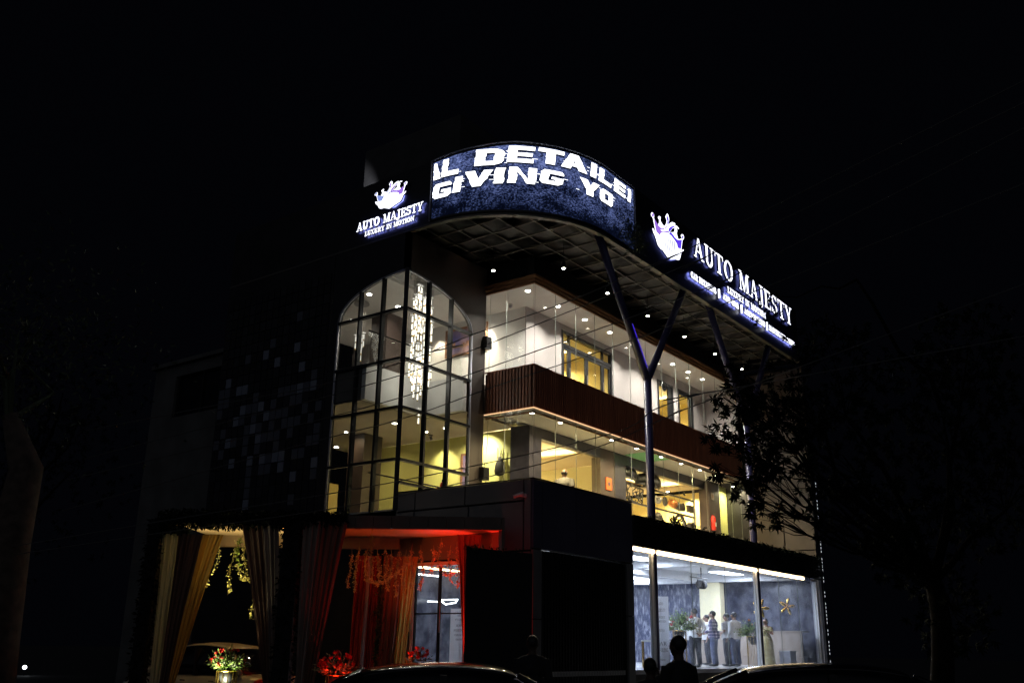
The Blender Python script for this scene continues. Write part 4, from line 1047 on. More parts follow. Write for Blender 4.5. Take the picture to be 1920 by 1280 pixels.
chandelier(-1.75, 5.3, 11.65, 9, .16, 'small dim crystal copy standing in for the reflection of the tall chandelier', 'crystal_dim', 1)  # added stand-in for the tall chandelier's mirror image, not a second fitting

# ================================================================== PORCH (stands a little in front of the entrance, turned to the street corner)
PR = math.atan2(-0.80338, 0.59546)
A0 = (-8.94, 3.0, 0)
ca, sa = math.cos(PR), math.sin(PR)
def PW(u, n_, z): return Vector((A0[0] + u * ca - n_ * sa, A0[1] + u * sa + n_ * ca, z))
def leafcloud(bm, pts, cnt, spread, ln, wd, rnd, mi=0, drop=0.3):
    for _ in range(cnt):
        p = Vector(rnd.choice(pts)) + Vector((rnd.gauss(0, spread), rnd.gauss(0, spread), rnd.gauss(0, spread)))
        d = Vector((rnd.uniform(-1, 1), rnd.uniform(-1, 1), rnd.uniform(-1, .6) - drop)); leafquad(bm, p, d, (rnd.uniform(-1, 1), rnd.uniform(-1, 1), 1), ln * rnd.uniform(.6, 1.3), wd * rnd.uniform(.7, 1.2), mi)
pt_ = thing('entrance_portal', 'square clad entrance portal washed red from below in front of the grey podium', 'portal', A0, PR)
bm = newbm()
for i in range(9): box(bm, 3.45 + i * .39, 3.45 + i * .39 + .38, 0, .06, 3.97, 4.24)
box(bm, 6.97, 7.03, 0, .06, 0.1, 4.24)
obj('fascia_panels', bm, 'portal', pt_)
obj('header_box', bx(-.3, 6.97, .061, .30, 3.99, 4.22), 'portal', pt_)
obj('roof_sheet', bx(-.3, 6.97, .301, 3.6, 4.12, 4.20), 'portal_inner', pt_)
obj('back_beam', bx(-.3, 4.4, 3.30, 3.5, 3.86, 4.119), 'portal_inner', pt_)
obj('side_panel', bx(6.90, 6.968, .301, 1.9, 0.1, 4.119), 'portal_inner', pt_)
# leafy pillars and beam
rl = random.Random(21)
def leafy_pillar(u, label, w_=.20, z1=3.95):
    t = thing('floral_pillar', label, 'pillar', PW(u, -.05, .12), PR, 'leaf-covered porch pillars')
    obj('pillar_core', bx(-w_, w_, -w_, w_, 0, z1), 'cloth_black', t)
    bm = newbm()
    for _ in range(1500):
        s = rl.choice((0, 1, 2, 3)); a = rl.uniform(-w_, w_); z = rl.uniform(0, z1)
        p = ((a, -w_ - .02, z), (a, w_ + .02, z), (-w_ - .02, a, z), (w_ + .02, a, z))[s]
        leafquad(bm, p, (rl.uniform(-1, 1), rl.uniform(-1, 1), rl.uniform(-1, .5)), rvec(), .11, .045)
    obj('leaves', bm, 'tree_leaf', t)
leafy_pillar(-.36, 'dark leaf-covered pillar at the left end of the porch', .13)
leafy_pillar(2.55, 'dark leaf-covered pillar in the middle of the porch between the drapes', .17)
t = thing('floral_beam', 'dark leafy garland beam across the top of the left porch opening', 'garland beam', PW(-.3, -.05, 3.95), PR)
obj('beam_core', bx(0, 3.9, -.08, .10, .06, .25), 'cloth_black', t)
bm = newbm()
for _ in range(3200):
    u = rl.uniform(-.05, 3.95); lo = -.02 if u < 2.6 else .06
    if u < .6: lo = -.16
    leafquad(bm, (u, rl.uniform(-.16, .14), rl.uniform(lo, .34)), (rl.uniform(-1, 1), rl.uniform(-1, 1), rl.uniform(-1.2, .5)), rvec(), .12, .05)
obj('leaves', bm, 'tree_leaf', t)
# drapes
def drape(label, bands, group='gathered porch drapes', back=0.0, zt=3.9, zb=.12, seed=1, tie=None):
    """bands: (material, utl, utr, ubl, ubr) with top and bottom limits along the porch"""
    t = thing('drape', label, 'curtain', PW(0, back, 0), PR, group)
    r = random.Random(seed)
    for (mat, ul, ur, bl, br) in bands:
        bm = newbm(); nu, nv = 44, 26; grid = []
        ph = r.uniform(0, 6); npl = max(4, (ur - ul) * 17)
        for j in range(nv + 1):
            v = j / nv; row_ = []
            w_ = v ** 0.9
            for i in range(nu + 1):
                f = i / nu
                u = (ul + (ur - ul) * f) * (1 - w_) + (bl + (br - bl) * f) * w_
                amp = .035 * (1 - .3 * v)
                n_ = amp * (1 + .5 * math.sin(7 * f + 5 * v + ph)) * math.sin(f * npl * 2 * PI / 2.2 + ph + 1.1 * math.sin(3 * v + ph + 4 * f)) + .02 * math.sin(9 * v + 3 * f + ph) + .014 * math.sin(f * npl * 5.3 + ph * 2 + 2 * v)
                row_.append(bm.verts.new((u, n_, zt + (zb - zt) * v)))
            grid.append(row_)
        for a, b in zip(grid, grid[1:]):
            for i in range(nu): bm.faces.new((a[i], a[i + 1], b[i + 1], b[i]))
        obj('drape_panel', bm, mat, t, True)
    return t
drape('left gathered drape of sage, brown and gold cloth sweeping down to the left', [('cloth_sage', -.18, .17, -.08, .10), ('cloth_maroon', .16, .66, .09, .20), ('cloth_gold', .64, 1.10, .19, .30)], zt=3.78, seed=2, back=-.12)
drape('second brown gathered drape left of the middle leafy pillar', [('cloth_maroon', 1.44, 1.90, 2.35, 2.45), ('cloth_mauve', 1.88, 2.24, 2.44, 2.55)], zt=3.98, seed=3, back=-.12)
drape('third wide brown drape right of the middle leafy pillar', [('cloth_mauve', 2.74, 3.16, 2.88, 3.0), ('cloth_maroon', 3.14, 3.70, 2.99, 3.15)], zt=4.08, seed=4, back=-.14)
drape('back drape of dark red and gold cloth with a silver streak left of the door', [('cloth_red', 3.50, 3.78, 3.45, 3.72), ('cloth_silver', 3.785, 3.865, 3.72, 3.80), ('cloth_red', 3.87, 4.10, 3.81, 4.02), ('cloth_maroon', 4.16, 4.62, 4.08, 4.46), ('cloth_gold', 4.62, 4.97, 4.47, 4.66)], zt=3.62, seed=5, back=2.55)
drape('narrow red drape gathered at the right edge of the door', [('cloth_maroon', 5.95, 6.5, 6.18, 6.26)], zt=4.0, zb=1.2, seed=6, back=1.25)
# dark floral string between the back drapes
bm = newbm()
for _ in range(420): leafquad(bm, (rl.gauss(4.12, .035), 2.46 + rl.gauss(0, .02), rl.uniform(.2, 3.3)), rvec(), rvec(), .09, .05)
o = obj('flower_string', bm, 'leaf'); o.location = PW(0, 0, 0); o.rotation_euler = (0, 0, PR)
tag(o, 'dark string of leaves hanging between the red back drapes', 'garland')
# hanging garlands
def garland(u, n_, zt, zb, label, mat, sway=.05, cnt=90, gp='hanging leaf garlands in the porch', leaf=.05, u2=None, drop=0):
    bm = newbm(); r = random.Random(int(u * 100 + zb * 10)); pts = []
    K = 20
    for i in range(K + 1):
        f = i / K; uu = u + (0 if u2 is None else (u2 - u) * f) + sway * math.sin(f * 5 + u * 7)
        pts.append(Vector((uu, n_ + .03 * math.sin(f * 4 + u), zt + (zb - zt) * f - drop * math.sin(PI * f))))
    tube(bm, pts, .004, 4)
    for _ in range(cnt):
        f = r.uniform(.12 if drop == 0 else 0, 1) * K; i = min(K - 1, int(f)); p = pts[i].lerp(pts[i + 1], f - i)
        leafquad(bm, p + Vector((r.gauss(0, .021), r.gauss(0, .021), 0)), (r.uniform(-1, 1), r.uniform(-1, 1), r.uniform(-1.3, .3)), rvec(), leaf * r.uniform(.7, 1.3), leaf * .7)
    o = obj('garland', bm, mat); o.location = PW(0, 0, 0); o.rotation_euler = (0, 0, PR)
    return tag(o, label, 'garland', gp)
for i, (u, zt, zb, c) in enumerate(((.55, 3.95, 2.75, 60), (.72, 3.95, 3.05, 50), (1.10, 3.9, 2.62, 110), (1.22, 3.9, 3.2, 90), (1.36, 3.9, 2.92, 90), (1.50, 3.95, 2.85, 90), (1.62, 3.9, 2.1, 60))):
    garland(u, .75, zt, zb, 'pale green hanging garland in the left opening, %s from the left' % ORD[i], 'leaf_pale' if i != 3 else 'leaf_bright', cnt=c)
garland(1.12, .80, 3.25, 3.05, 'pale green garland swag looping low in the left opening', 'leaf_pale', cnt=110, u2=1.62, drop=.22)
for i, (u, zt, zb, c) in enumerate(((3.62, 3.5, 2.80, 60), (3.75, 3.7, 2.72, 120), (3.95, 3.6, 2.95, 110), (4.08, 3.95, 2.95, 150), (4.22, 3.5, 2.85, 120), (4.36, 3.6, 2.9, 110), (4.5, 3.5, 2.75, 120), (4.66, 3.6, 2.62, 110), (4.80, 3.5, 2.6, 110), (4.98, 3.6, 2.85, 110), (5.18, 3.6, 2.78, 120), (5.42, 3.6, 3.1, 60), (5.58, 3.75, 3.2, 50), (5.82, 3.6, 2.95, 70), (5.98, 3.7, 2.85, 80))):
    garland(u, 1.05 + .1 * (i % 3), zt + .15, zb, 'orange-red lit hanging garland, %s from the left' % (ORD[i] if i < 12 else ('thirteenth', 'fourteenth', 'fifteenth')[i - 12]), 'leaf_pale', cnt=int(c * 1.5), leaf=.046, sway=.03)
garland(3.95, .98, 2.98, 3.35, 'red lit garland swag looping up to the right above the red drapes', 'leaf_pale', cnt=200, u2=4.85, drop=.22)
garland(5.55, 1.1, 3.4, 3.2, 'thin red lit garland swag in front of the door glass', 'leaf_pale', cnt=80, u2=5.98, drop=.18)
# par cans
def par(p, tgt, power, color, label, cone=60):
    t = thing('par_lamp', label, 'stage light', p, PR, 'stage lights on the porch floor')
    d = (Vector(tgt) - Vector(p)).normalized(); R_ = d.to_track_quat('Z', 'Y').to_matrix()
    bm = newbm(); tube(bm, [Vector((0, 0, .16)) - d * .1, Vector((0, 0, .16)) + d * .12], [.07, .10], 16, cap=True)
    o = obj('lamp_body', bm, 'black_plastic', t, True)
    bm = newbm(); box(bm, -.12, .12, -.02, .02, 0, .02); box(bm, -.12, -.105, -.02, .02, .021, .2); box(bm, .105, .12, -.02, .02, .021, .2); obj('bracket', bm, 'black_plastic', t)
    o.rotation_euler = (0, 0, -PR)
    s = spot(None, (0, 0, 0), (0, 0, -1), power, color, cone, .9, .06); s.parent = t
    s.rotation_euler = (Matrix.Rotation(-PR, 3, 'Z') @ d).to_track_quat('-Z', 'Y').to_euler(); s.location = Matrix.Rotation(-PR, 3, 'Z') @ (Vector((0, 0, .16)) + d * .14)
RED = (1.0, .025, .01)
par(PW(6.0, .75, .12), PW(6.55, 1.2, 3.9), 1000, RED, 'black stage light glowing red under the right end of the porch', 66)
par(PW(4.7, .65, .12), PW(4.75, 1.7, 3.9), 230, (1.0, .10, .014), 'black stage light glowing red before the back drapes', 66)
par(PW(3.75, -.75, .12), PW(3.7, -.2, 1.4), 110, RED, 'black stage light glowing red on the right flower stand', 50)
par(PW(1.45, -.85, .12), PW(1.5, -.3, 1.3), 700, (1.0, .97, .6), 'stage light shining on the left flower stand', 42)
par(PW(1.0, .35, .12), PW(.95, 1.3, 3.9), 1200, (1.0, .74, .26), 'stage light glowing warm under the left porch opening', 60)

par(PW(7.25, .75, .12), (-3.5, -2.1, 3.95), 120, RED, 'black stage light glowing red on the grey podium cladding', 46)
# ---- entrance glass set into the podium side
ed = thing('entrance_door', 'glass entrance door with pale frame reflecting light lines, right of the red drapes', 'door')
bm = newbm()
box(bm, -3.50, -3.40, 1.02, 1.10, F0, 3.52); box(bm, -3.50, -3.40, -.62, -.56, F0, 3.52); box(bm, -3.50, -3.40, -.559, 1.019, 3.44, 3.52)
obj('door_frame', bm, 'white_metal', ed)
for a, b in ((-.55, .22), (.24, 1.01)):
    bm = newbm(); box(bm, -3.455, -3.443, a + .03, b - .03, F0 + .02, 3.43); lf = obj('door_leaf', bm, 'glass', ed)
    bm = newbm(); box(bm, -3.47, -3.43, a, a + .03, F0, 3.43); box(bm, -3.47, -3.43, b - .03, b, F0, 3.43); box(bm, -3.468, -3.432, a + .031, b - .031, 2.32, 2.35); obj('stile', bm, 'dark_metal', lf)
bm = newbm(); tube(bm, [(-3.52, .16, 1.9), (-3.52, .16, 2.6)], .014, 8); obj('handle', bm, 'steel', ed)

# ---- banner stands
def banner(label, loc, rot, w_, h_, lines, mirror=False):
    sg_ = -1 if mirror else 1
    t = thing('banner_stand', label, 'banner', loc, rot, None)
    obj('base', bx(-w_ / 2, w_ / 2, -.1, .1, 0, .06), 'steel', t)
    obj('banner_sheet', bx(-w_ / 2, w_ / 2, -.006, .006, .061, h_), 'banner_sheet', t)
    bm = newbm(); tube(bm, [(0, .05, .06), (0, .03, h_ - .02)], .012, 6); obj('pole', bm, 'steel', t)
    bm = newbm(); bm2 = newbm(); e = 0
    for (txt, zc, hh, wd) in lines:
        for polys in text_polys(txt, -wd / 2, wd / 2, zc, zc + hh):
            for q in polys:
                e = (e + 1) % 6
                prism(bm, q, lambda u, v, q_: (u * sg_, -.0065 - q_, v), .0005, .001 + e * .0004)
    obj('print', bm, 'ink', t)
    return t
banner('tall narrow white banner with grey print standing beside the first column in the showroom', (4.55, -1.35, F0), math.radians(-62), .46, 1.98,
       [('AUTO', 1.74, .07, .16), ('MAJESTY', 1.56, .08, .28), ('LUXURY', 1.36, .07, .26), ('IN MOTION', 1.25, .06, .32), ('AUTO', 1.0, .06, .2), ('CAR', .62, .10, .30), ('DETAILING', .44, .10, .36), ('STUDIO', .2, .05, .2)])
banner('white banner with mirrored print standing inside the entrance glass', (-3.0, -.05, F0), math.radians(-90), .60, 1.36,
       [('AUTO', 1.18, .045, .16), ('MAJESTY', 1.09, .04, .32), ('YOUR', .95, .05, .24), ('MOTION', .84, .055, .38), ('LUXURY', .74, .04, .34), ('STUDIO', .64, .04, .24)], mirror=True)

# ---- flower stands
def flower_stand(label, loc, lit_cat, leaves, reds, sz=.36, h=1.0, gp='flower stands', seed=1, flower='flower_red', mats=('leaf_bright', 'leaf')):
    t = thing('flower_stand', label, 'flower stand', loc, 0, gp)
    r = random.Random(seed)
    bm = newbm()
    for k in range(12):
        a = 2 * PI * k / 12; tube(bm, [(.2 * math.cos(a), .2 * math.sin(a), 0), (.2 * math.cos(a), .2 * math.sin(a), h)], .009, 6)
    for z in (.01, h):
        tube(bm, [(.2 * math.cos(2 * PI * k / 24), .2 * math.sin(2 * PI * k / 24), z) for k in range(25)], .011, 6)
    obj('stand', bm, 'gold', t)
    bm = newbm(); lathe(bm, [(.08, h - .25), (.15, h - .12), (.17, h), (.12, h + .02)], n=14); obj('vase', bm, 'dark_metal', t, True)
    for mi, mt in enumerate(mats):
        bm = newbm()
        for _ in range(leaves):
            d = rvec(); d.z = abs(d.z) * .9 - .1; d.normalize(); rr = sz * r.uniform(.55, 1.1)
            p0 = Vector((0, 0, h + .06)); tip = p0 + Vector((d.x * rr * 1.1, d.y * rr * 1.1, d.z * rr))
            for q in range(5):
                f = .45 + .14 * q; leafquad(bm, p0.lerp(tip, f), d + rvec() * .7, rvec(), .075, .03)
        obj('foliage', bm, mt, t)
    bm = newbm()
    for _ in range(reds):
        d = rvec(); d.z = abs(d.z); c = Vector((0, 0, h + .1)) + Vector((d.x * sz * .95, d.y * sz * .95, d.z * sz * .9))
        for q in range(12): leafquad(bm, c, rvec() + d * .5, rvec(), .055, .045)
    obj('blooms', bm, flower, t)
    return t
flower_stand('gold flower stand with red blooms and bright leaves before the beige car', PW(1.52, -.35, .12), 1, 85, 14, seed=3, h=.95)
flower_stand('red-lit flower stand with spiky blooms right of the middle leafy pillar', PW(3.70, -.3, .12), 1, 60, 34, sz=.38, seed=4, h=.90, mats=('leaf_pale', 'leaf'))
flower_stand('small red-lit flower arrangement at the foot of the entrance door', PW(5.22, 1.1, .12), 1, 30, 16, sz=.25, seed=5, h=1.12, mats=('leaf',))
flower_stand('large flower arrangement beside the white banner in the showroom', (6.1, -1.15, F0), 1, 170, 12, sz=.52, seed=6, h=1.05, mats=('leaf_bright', 'leaf'))
flower_stand('leafy flower arrangement left of the second column in the showroom', (9.75, -1.94, F0), 1, 120, 4, sz=.46, seed=7, h=.95, mats=('leaf_bright', 'leaf'), flower='flower_orange')

# ---- dark cloth screen right of the portal
t = thing('cloth_screen', 'tall black cloth-covered screen standing in front of the podium side', 'screen', PW(0, -.32, 0), PR)
bm = newbm(); prism(bm, [(6.26, .12), (7.62, .12), (7.62, 3.46), (6.24, 3.58)], lambda u, v, q: (u, q, v), 0, .09); obj('cloth_panel', bm, 'cloth_black', t)
bm = newbm()
for _ in range(160): 
    u = rl.uniform(6.22, 7.4) if rl.random() < .6 else rl.uniform(6.2, 6.5)
    leafquad(bm, (u, .0 + rl.uniform(-.05, .1), 3.57 - (u - 6.24) * .088 + rl.uniform(-.03, .05)), rvec(), rvec(), .07, .035)
obj('top_leaves', bm, 'leaf', t)

# ---- bullet camera, dome camera
t = thing('security_camera', 'small bullet security camera on the podium side wall, lit red', 'camera', (-3.5, -2.27, 4.90))
bm = newbm(); lathe(bm, [(.05, 0), (.05, .03)], n=12); bm.transform(Matrix.Rotation(-PI / 2, 4, 'Y')); obj('mount', bm, 'white_metal', t)
bm = newbm(); tube(bm, [(-.03, 0, 0), (-.10, .0, -.03), (-.14, .06, -.02)], .016, 6); obj('arm', bm, 'white_metal', t)
bm = newbm(); tube(bm, [(-.13, -.04, .03), (-.17, .20, -.03)], .042, 12); obj('camera_body', bm, 'white_metal', t, True)
spot(t, (-1.0, .2, -3.3), (-3.5 + 3.4, -2.27 + 2.4, .2), 0.001, RED, 10)
t = thing('security_camera', 'white dome security camera on the upper glazed balcony ceiling', 'camera', (1.05, 1.65, Z2 - .001))
bm = newbm(); lathe(bm, [(.07, -.05), (.07, 0)], n=16); obj('mount', bm, 'white_metal', t)
bm = newbm(); ell(bm, (0, 0, -.07), (.06, .06, .06)); obj('dome', bm, 'pale_metal', t, True)

# ---- pictures, wall boxes, notices
def picture(label, x, y0, y1, z0, z1, mat='picture_blue'):
    t = thing('framed_picture', label, 'picture', (0, 0, 0))
    bm = newbm(); f = .07
    box(bm, x - .05, x - .005, y0, y1, z0, z0 + f); box(bm, x - .05, x - .005, y0, y1, z1 - f, z1); box(bm, x - .05, x - .005, y0, y0 + f, z0 + f, z1 - f); box(bm, x - .05, x - .005, y1 - f, y1, z0 + f, z1 - f)
    obj('frame', bm, 'wood_beam', t)
    bm = newbm(); box(bm, x - .03, x - .006, y0 + f, y1 - f, z0 + f, z1 - f); obj('canvas', bm, mat, t)
    # strip of skyline
    bm = newbm(); r = random.Random(4); y = y0 + .2
    while y < y1 - .2:
        h_ = r.uniform(.05, .22); box(bm, x - .034, x - .031, y, y + .06, z0 + .28, z0 + .28 + h_); y += .075
    obj('painted_skyline', bm, 'wood_beam', t)
picture('wide framed night skyline picture on the pale wall behind the arched glazing', 1.478, 2.85, 4.6, 10.55, 11.5)
picture('narrow framed picture on the yellow wall behind the left edge of the middle glazing', 1.618, 3.15, 3.9, 6.3, 7.35)
for z, l in ((10.0, 'upper'), (6.1, 'lower')):
    t = thing('junction_box', 'dark metal box on the edge of the tower wall beside the %s glazing' % l, 'box', (-.12, TY - .03, z), 0, 'dark boxes on the tower wall')
    obj('housing', bx(-.02, .22, -.14, 0.02, 0, .36), 'clad_black', t); bm = newbm(); tube(bm, [(.1, -.06, .36), (.1, -.06, .5)], .012, 6); obj('conduit', bm, 'clad_black', t)
t = thing('notice_board', 'small orange-red notice with a black symbol on the brown pillar', 'sign', (5.92, 1.158, 6.78))
obj('board', bx(-.17, .17, -.03, 0, -.2, .2), 'orange_paint', t); bm = newbm(); tube(bm, [(0, -.031, 0), (0, -.04, 0)], .07, 14); tube(bm, [(.02, -.041, 0), (.02, -.046, 0)], .03, 10); obj('symbol', bm, 'ink', t)
t = thing('notice_board', 'small pale square notice high on the right brown pillar', 'sign', (13.55, .998, 7.35))
obj('board', bx(-.11, .11, -.02, 0, -.14, .14), 'counter', t); bm = newbm(); box(bm, -.07, .07, -.023, -.021, -.06, .06); obj('print', bm, 'wood_beam', t)
t = thing('notice_board', 'round white sticker hanging on the glass before the dark upper door', 'sign', (7.95, .05, 10.38))
bm = newbm(); tube(bm, [(0, 0, 0), (0, -.02, 0)], .16, 20); obj('disc', bm, 'paper', t); bm = newbm(); box(bm, -.09, .09, -.026, -.021, -.02, .02); box(bm, -.06, .06, -.026, -.021, .05, .07); obj('print', bm, 'ink', t)

# ---- fire extinguishers
def extinguisher(loc, label, s=1.0):
    t = thing('fire_extinguisher', label, 'extinguisher', loc, 0, 'red fire extinguishers')
    bm = newbm(); lathe(bm, [(.07 * s, 0), (.085 * s, .03), (.085 * s, .40 * s), (.05 * s, .48 * s), (.02 * s, .50 * s)], n=16); obj('cylinder', bm, 'red_paint', t, True)
    bm = newbm(); box(bm, -.015, .015, -.09, .03, .50 * s, .53 * s); box(bm, -.012, .012, -.09, .02, .55 * s, .565 * s); box(bm, -.02, .02, -.02, .02, .50 * s - .03, .50 * s + .055); obj('lever', bm, 'black_plastic', t)
    bm = newbm(); tube(bm, [(.02, 0, .5 * s), (.10, -.02, .44 * s), (.105, -.02, .16 * s)], .012, 6); obj('hose', bm, 'black_plastic', t)
    bm = newbm(); box(bm, -.05, .05, -.09 * s, -.086 * s, .15, .3); obj('label_plate', bm, 'paper', t)
extinguisher((-.35, 2.95, 5.62), 'small red fire extinguisher behind the lower arched glazing')
extinguisher((13.32, .90, 6.0), 'red fire extinguisher hanging on the brown pillar of the middle storey', 1.15)

# ---- black bag hanging on the yellow wall
t = thing('hanging_bag', 'black pear-shaped bag hanging on two straps against the yellow wall', 'bag', (1.50, 2.30, 6.5)); t.scale = (.85, .85, .85)
bm = newbm(); lathe(bm, [(.05, 0), (.22, .04), (.27, .20), (.22, .42), (.12, .60), (.05, .70)], n=14)
bm.transform(Matrix.Diagonal((.4, .9, 1, 1))); obj('bag_body', bm, 'black_plastic', t, True)
bm = newbm(); box(bm, -.012, .012, .08, .11, .3, 1.02); box(bm, -.012, .012, -.06, -.03, .3, .95); obj('straps', bm, 'black_plastic', t)

# ---- rail display with hanging car parts (plane y=1.6)
t = thing('display_rack', 'dark rail rack spanning the middle storey opening for hanging car parts', 'rack', (0, 1.6, 0))
for z in (7.83, 7.14, 6.5):
    bm = newbm(); box(bm, 7.1, 13.1, -.03, .03, z - .03, z + .03); obj('rail', bm, 'dark_steel', t)
for x in (7.12, 13.12):
    bm = newbm(); box(bm, x - .035, x + .035, -.035, .035, 4.9, 7.59); obj('post', bm, 'steel' if x > 10 else 'dark_steel', t)
HG = 'car parts hanging from the display rack'
def hang(name, label, cat, build, mat, x, z, zr, wires=((0,),), smooth=False):
    t = thing(name, label, cat, (x, 1.6, z), 0, HG)
    bm = newbm(); build(bm); obj('part_body', bm, mat, t, smooth)
    bm = newbm()
    for d in wires: tube(bm, [(d, 0, .05), (d, 0, zr - z - .031)], .005, 4)
    obj('hanging_wire', bm, 'dark_steel', t)
    return t
def bumper(w_, h_):
    def f(bm):
        top = []; K = 14
        prof = [(0, 0), (.10, h_ * .2), (.12, h_ * .5), (.06, h_ * .85), (-.02, h_)]
        rings = []
        for i in range(K + 1):
            u = -1 + 2 * i / K; yb = -.35 * (1 - u ** 4); sc_ = 1 - .35 * abs(u) ** 3
            rings.append([bm.verts.new((u * w_ / 2, yb * .7 - p[0] * .8, -h_ / 2 + p[1] * sc_ + .1 * abs(u) ** 2 * h_)) for p in prof] + [bm.verts.new((u * w_ / 2, yb * .7 + .02, -h_ / 2 + prof[-1][1] * sc_ * .9))])
        for a, b in zip(rings, rings[1:]):
            for k in range(6): bm.faces.new((a[k], b[k], b[(k + 1) % 6], a[(k + 1) % 6]))
        bm.faces.new(rings[0]); bm.faces.new(rings[-1][::-1])
    return f
hang('car_bumper', 'black car bumper hanging at the left end of the rack', 'car part', bumper(1.3, .42), 'black_plastic', 7.75, 7.42, 7.83, (-.4, .4), True)
hang('car_bumper', 'large black car bumper hanging behind the lit column', 'car part', bumper(1.7, .5), 'black_plastic', 9.35, 7.38, 7.83, (-.5, .5), True)
def lattice(bm):
    r = random.Random(2)
    for _ in range(26):
        a = (r.uniform(-.55, .55), r.uniform(-.06, .06), r.uniform(-.26, .26)); b = (a[0] + r.uniform(-.4, .4), a[1], a[2] + r.uniform(-.3, .3))
        tube(bm, [a, (b[0] * .98, b[1], max(-.3, min(.3, b[2])))], .022, 5)
    for (a, b) in (((-.6, 0, .3), (.62, 0, .22)), ((-.6, 0, .3), (-.45, 0, -.25)), ((.62, 0, .22), (.5, 0, -.32)), ((-.45, 0, -.25), (.5, 0, -.32))): tube(bm, [a, b], .03, 5)
hang('car_subframe', 'rusty lattice car subframe hanging below the middle rail on the left', 'car part', lattice, 'dark_steel', 8.45, 6.82, 7.14, (-.45, .45))
t = thing('cone_lamp', 'small grey cone lamp hanging above the rusty subframe', 'lamp', (9.02, 1.45, 7.10)); bm = newbm(); lathe(bm, [(.17, 0), (.05, .2), (.02, .3)], n=14); obj('lamp_shade', bm, 'dark_steel', t, True); bm = newbm(); tube(bm, [(0, 0, .3), (0, 0, .49)], .006, 4); obj('cord', bm, 'black_plastic', t)
hang('car_turbo', 'lumpy silver car part hanging right of the lit column', 'car part', lambda bm: (ell(bm, (0, 0, 0), (.16, .12, .14)), ell(bm, (.12, 0, .06), (.1, .1, .1)), tube(bm, [(-.1, 0, .0), (-.2, 0, .12)], .05, 8)), 'steel', 10.2, 6.82, 7.14, (0,), True)
hang('brake_disc', 'dark brake disc hanging edge-on left of the copper cylinder', 'car part', lambda bm: (lathe(bm, [(.17, -.02), (.17, .02)], n=20), bm.transform(Matrix.Rotation(PI / 2, 4, 'X'))), 'dark_steel', 10.72, 6.84, 7.14, (0,))
mf = hang('exhaust_muffler', 'grey muffler cylinder with copper end hanging in the middle', 'car part', lambda bm: tube(bm, [(-.15, 0, .02), (.36, 0, -.04)], .15, 18), 'dark_steel', 11.6, 6.80, 7.14, (-.1, .3), True)
bm = newbm(); tube(bm, [(-.43, 0, .05), (-.17, 0, .03)], [.13, .17], 16); tube(bm, [(-.43, 0, .12), (-.51, 0, .18)], .02, 6); obj('copper_cap', bm, 'copper', mf, True)
hang('brake_disc', 'brake disc with bright hub hanging right of the muffler', 'car part', lambda bm: (lathe(bm, [(.16, -.02), (.16, .02)], n=20), bm.transform(Matrix.Rotation(PI / 2, 4, 'X') @ Matrix.Identity(4)), ell(bm, (0, -.04, 0), (.05, .03, .05))), 'dark_steel', 12.2, 6.80, 7.14, (0,))
hang('car_radiator', 'small grey boxy radiator hanging at the right end of the rack', 'car part', lambda bm: (box(bm, -.2, .2, -.06, .06, -.13, .13), tube(bm, [(.2, 0, .05), (.28, 0, -.08)], .04, 8)), 'dark_steel', 12.75, 6.80, 7.14, (-.15, .15))
hang('wheel_arch_liner', 'arched black wheel liner hanging below the lowest rail', 'car part', lambda bm: tube(bm, [(-.45 * math.cos(PI * k / 12), 0, .42 * math.sin(PI * k / 12) - .35) for k in range(13)], [.05 + .02 * (k > 7) for k in range(13)], 6), 'black_plastic', 11.85, 6.38, 6.5, (0,), True)
hang('car_gearbox', 'lumpy dark gearbox hanging low beside the lit column', 'car part', lambda bm: (ell(bm, (-.1, 0, 0), (.22, .15, .18)), tube(bm, [(0, 0, -.02), (.5, 0, -.3)], [.12, .04], 10)), 'dark_steel', 10.25, 6.2, 6.5, (-.1,), True)
hang('engine_block', 'grey engine block hanging low at the right end of the rack', 'car part', lambda bm: (box(bm, -.24, .24, -.12, .12, -.2, .1), box(bm, -.1, .2, -.1, .1, .101, .17)), 'dark_steel', 12.78, 6.1, 6.5, (-.15, .15))
t = thing('reception_counter', 'curved dark timber counter behind the planted terrace edge', 'counter', (8.0, 2.3, 4.9)); bm = newbm()
K = 14; rr = []
for i in range(K + 1):
    a = PI * (1.0 + i / K); rr.append((1.0 * math.cos(a), .7 * math.sin(a), 1.25 - .18 * math.sin(PI * i / K)))
for a, b in zip(rr, rr[1:]):
    v = [bm.verts.new(q) for q in ((a[0], a[1], 0), (b[0], b[1], 0), (b[0], b[1], b[2]), (a[0], a[1], a[2]), (a[0] * .9, a[1] * .9, 0), (b[0] * .9, b[1] * .9, 0), (b[0] * .9, b[1] * .9, b[2]), (a[0] * .9, a[1] * .9, a[2]))]
    for f in ((0, 1, 2, 3), (7, 6, 5, 4), (3, 2, 6, 7)): bm.faces.new([v[i] for i in f])
obj('counter_front', bm, 'brown_wall', t); obj('counter_top', bx(-.9, .9, -.6, -.1, 1.0, 1.04), 'counter', t)

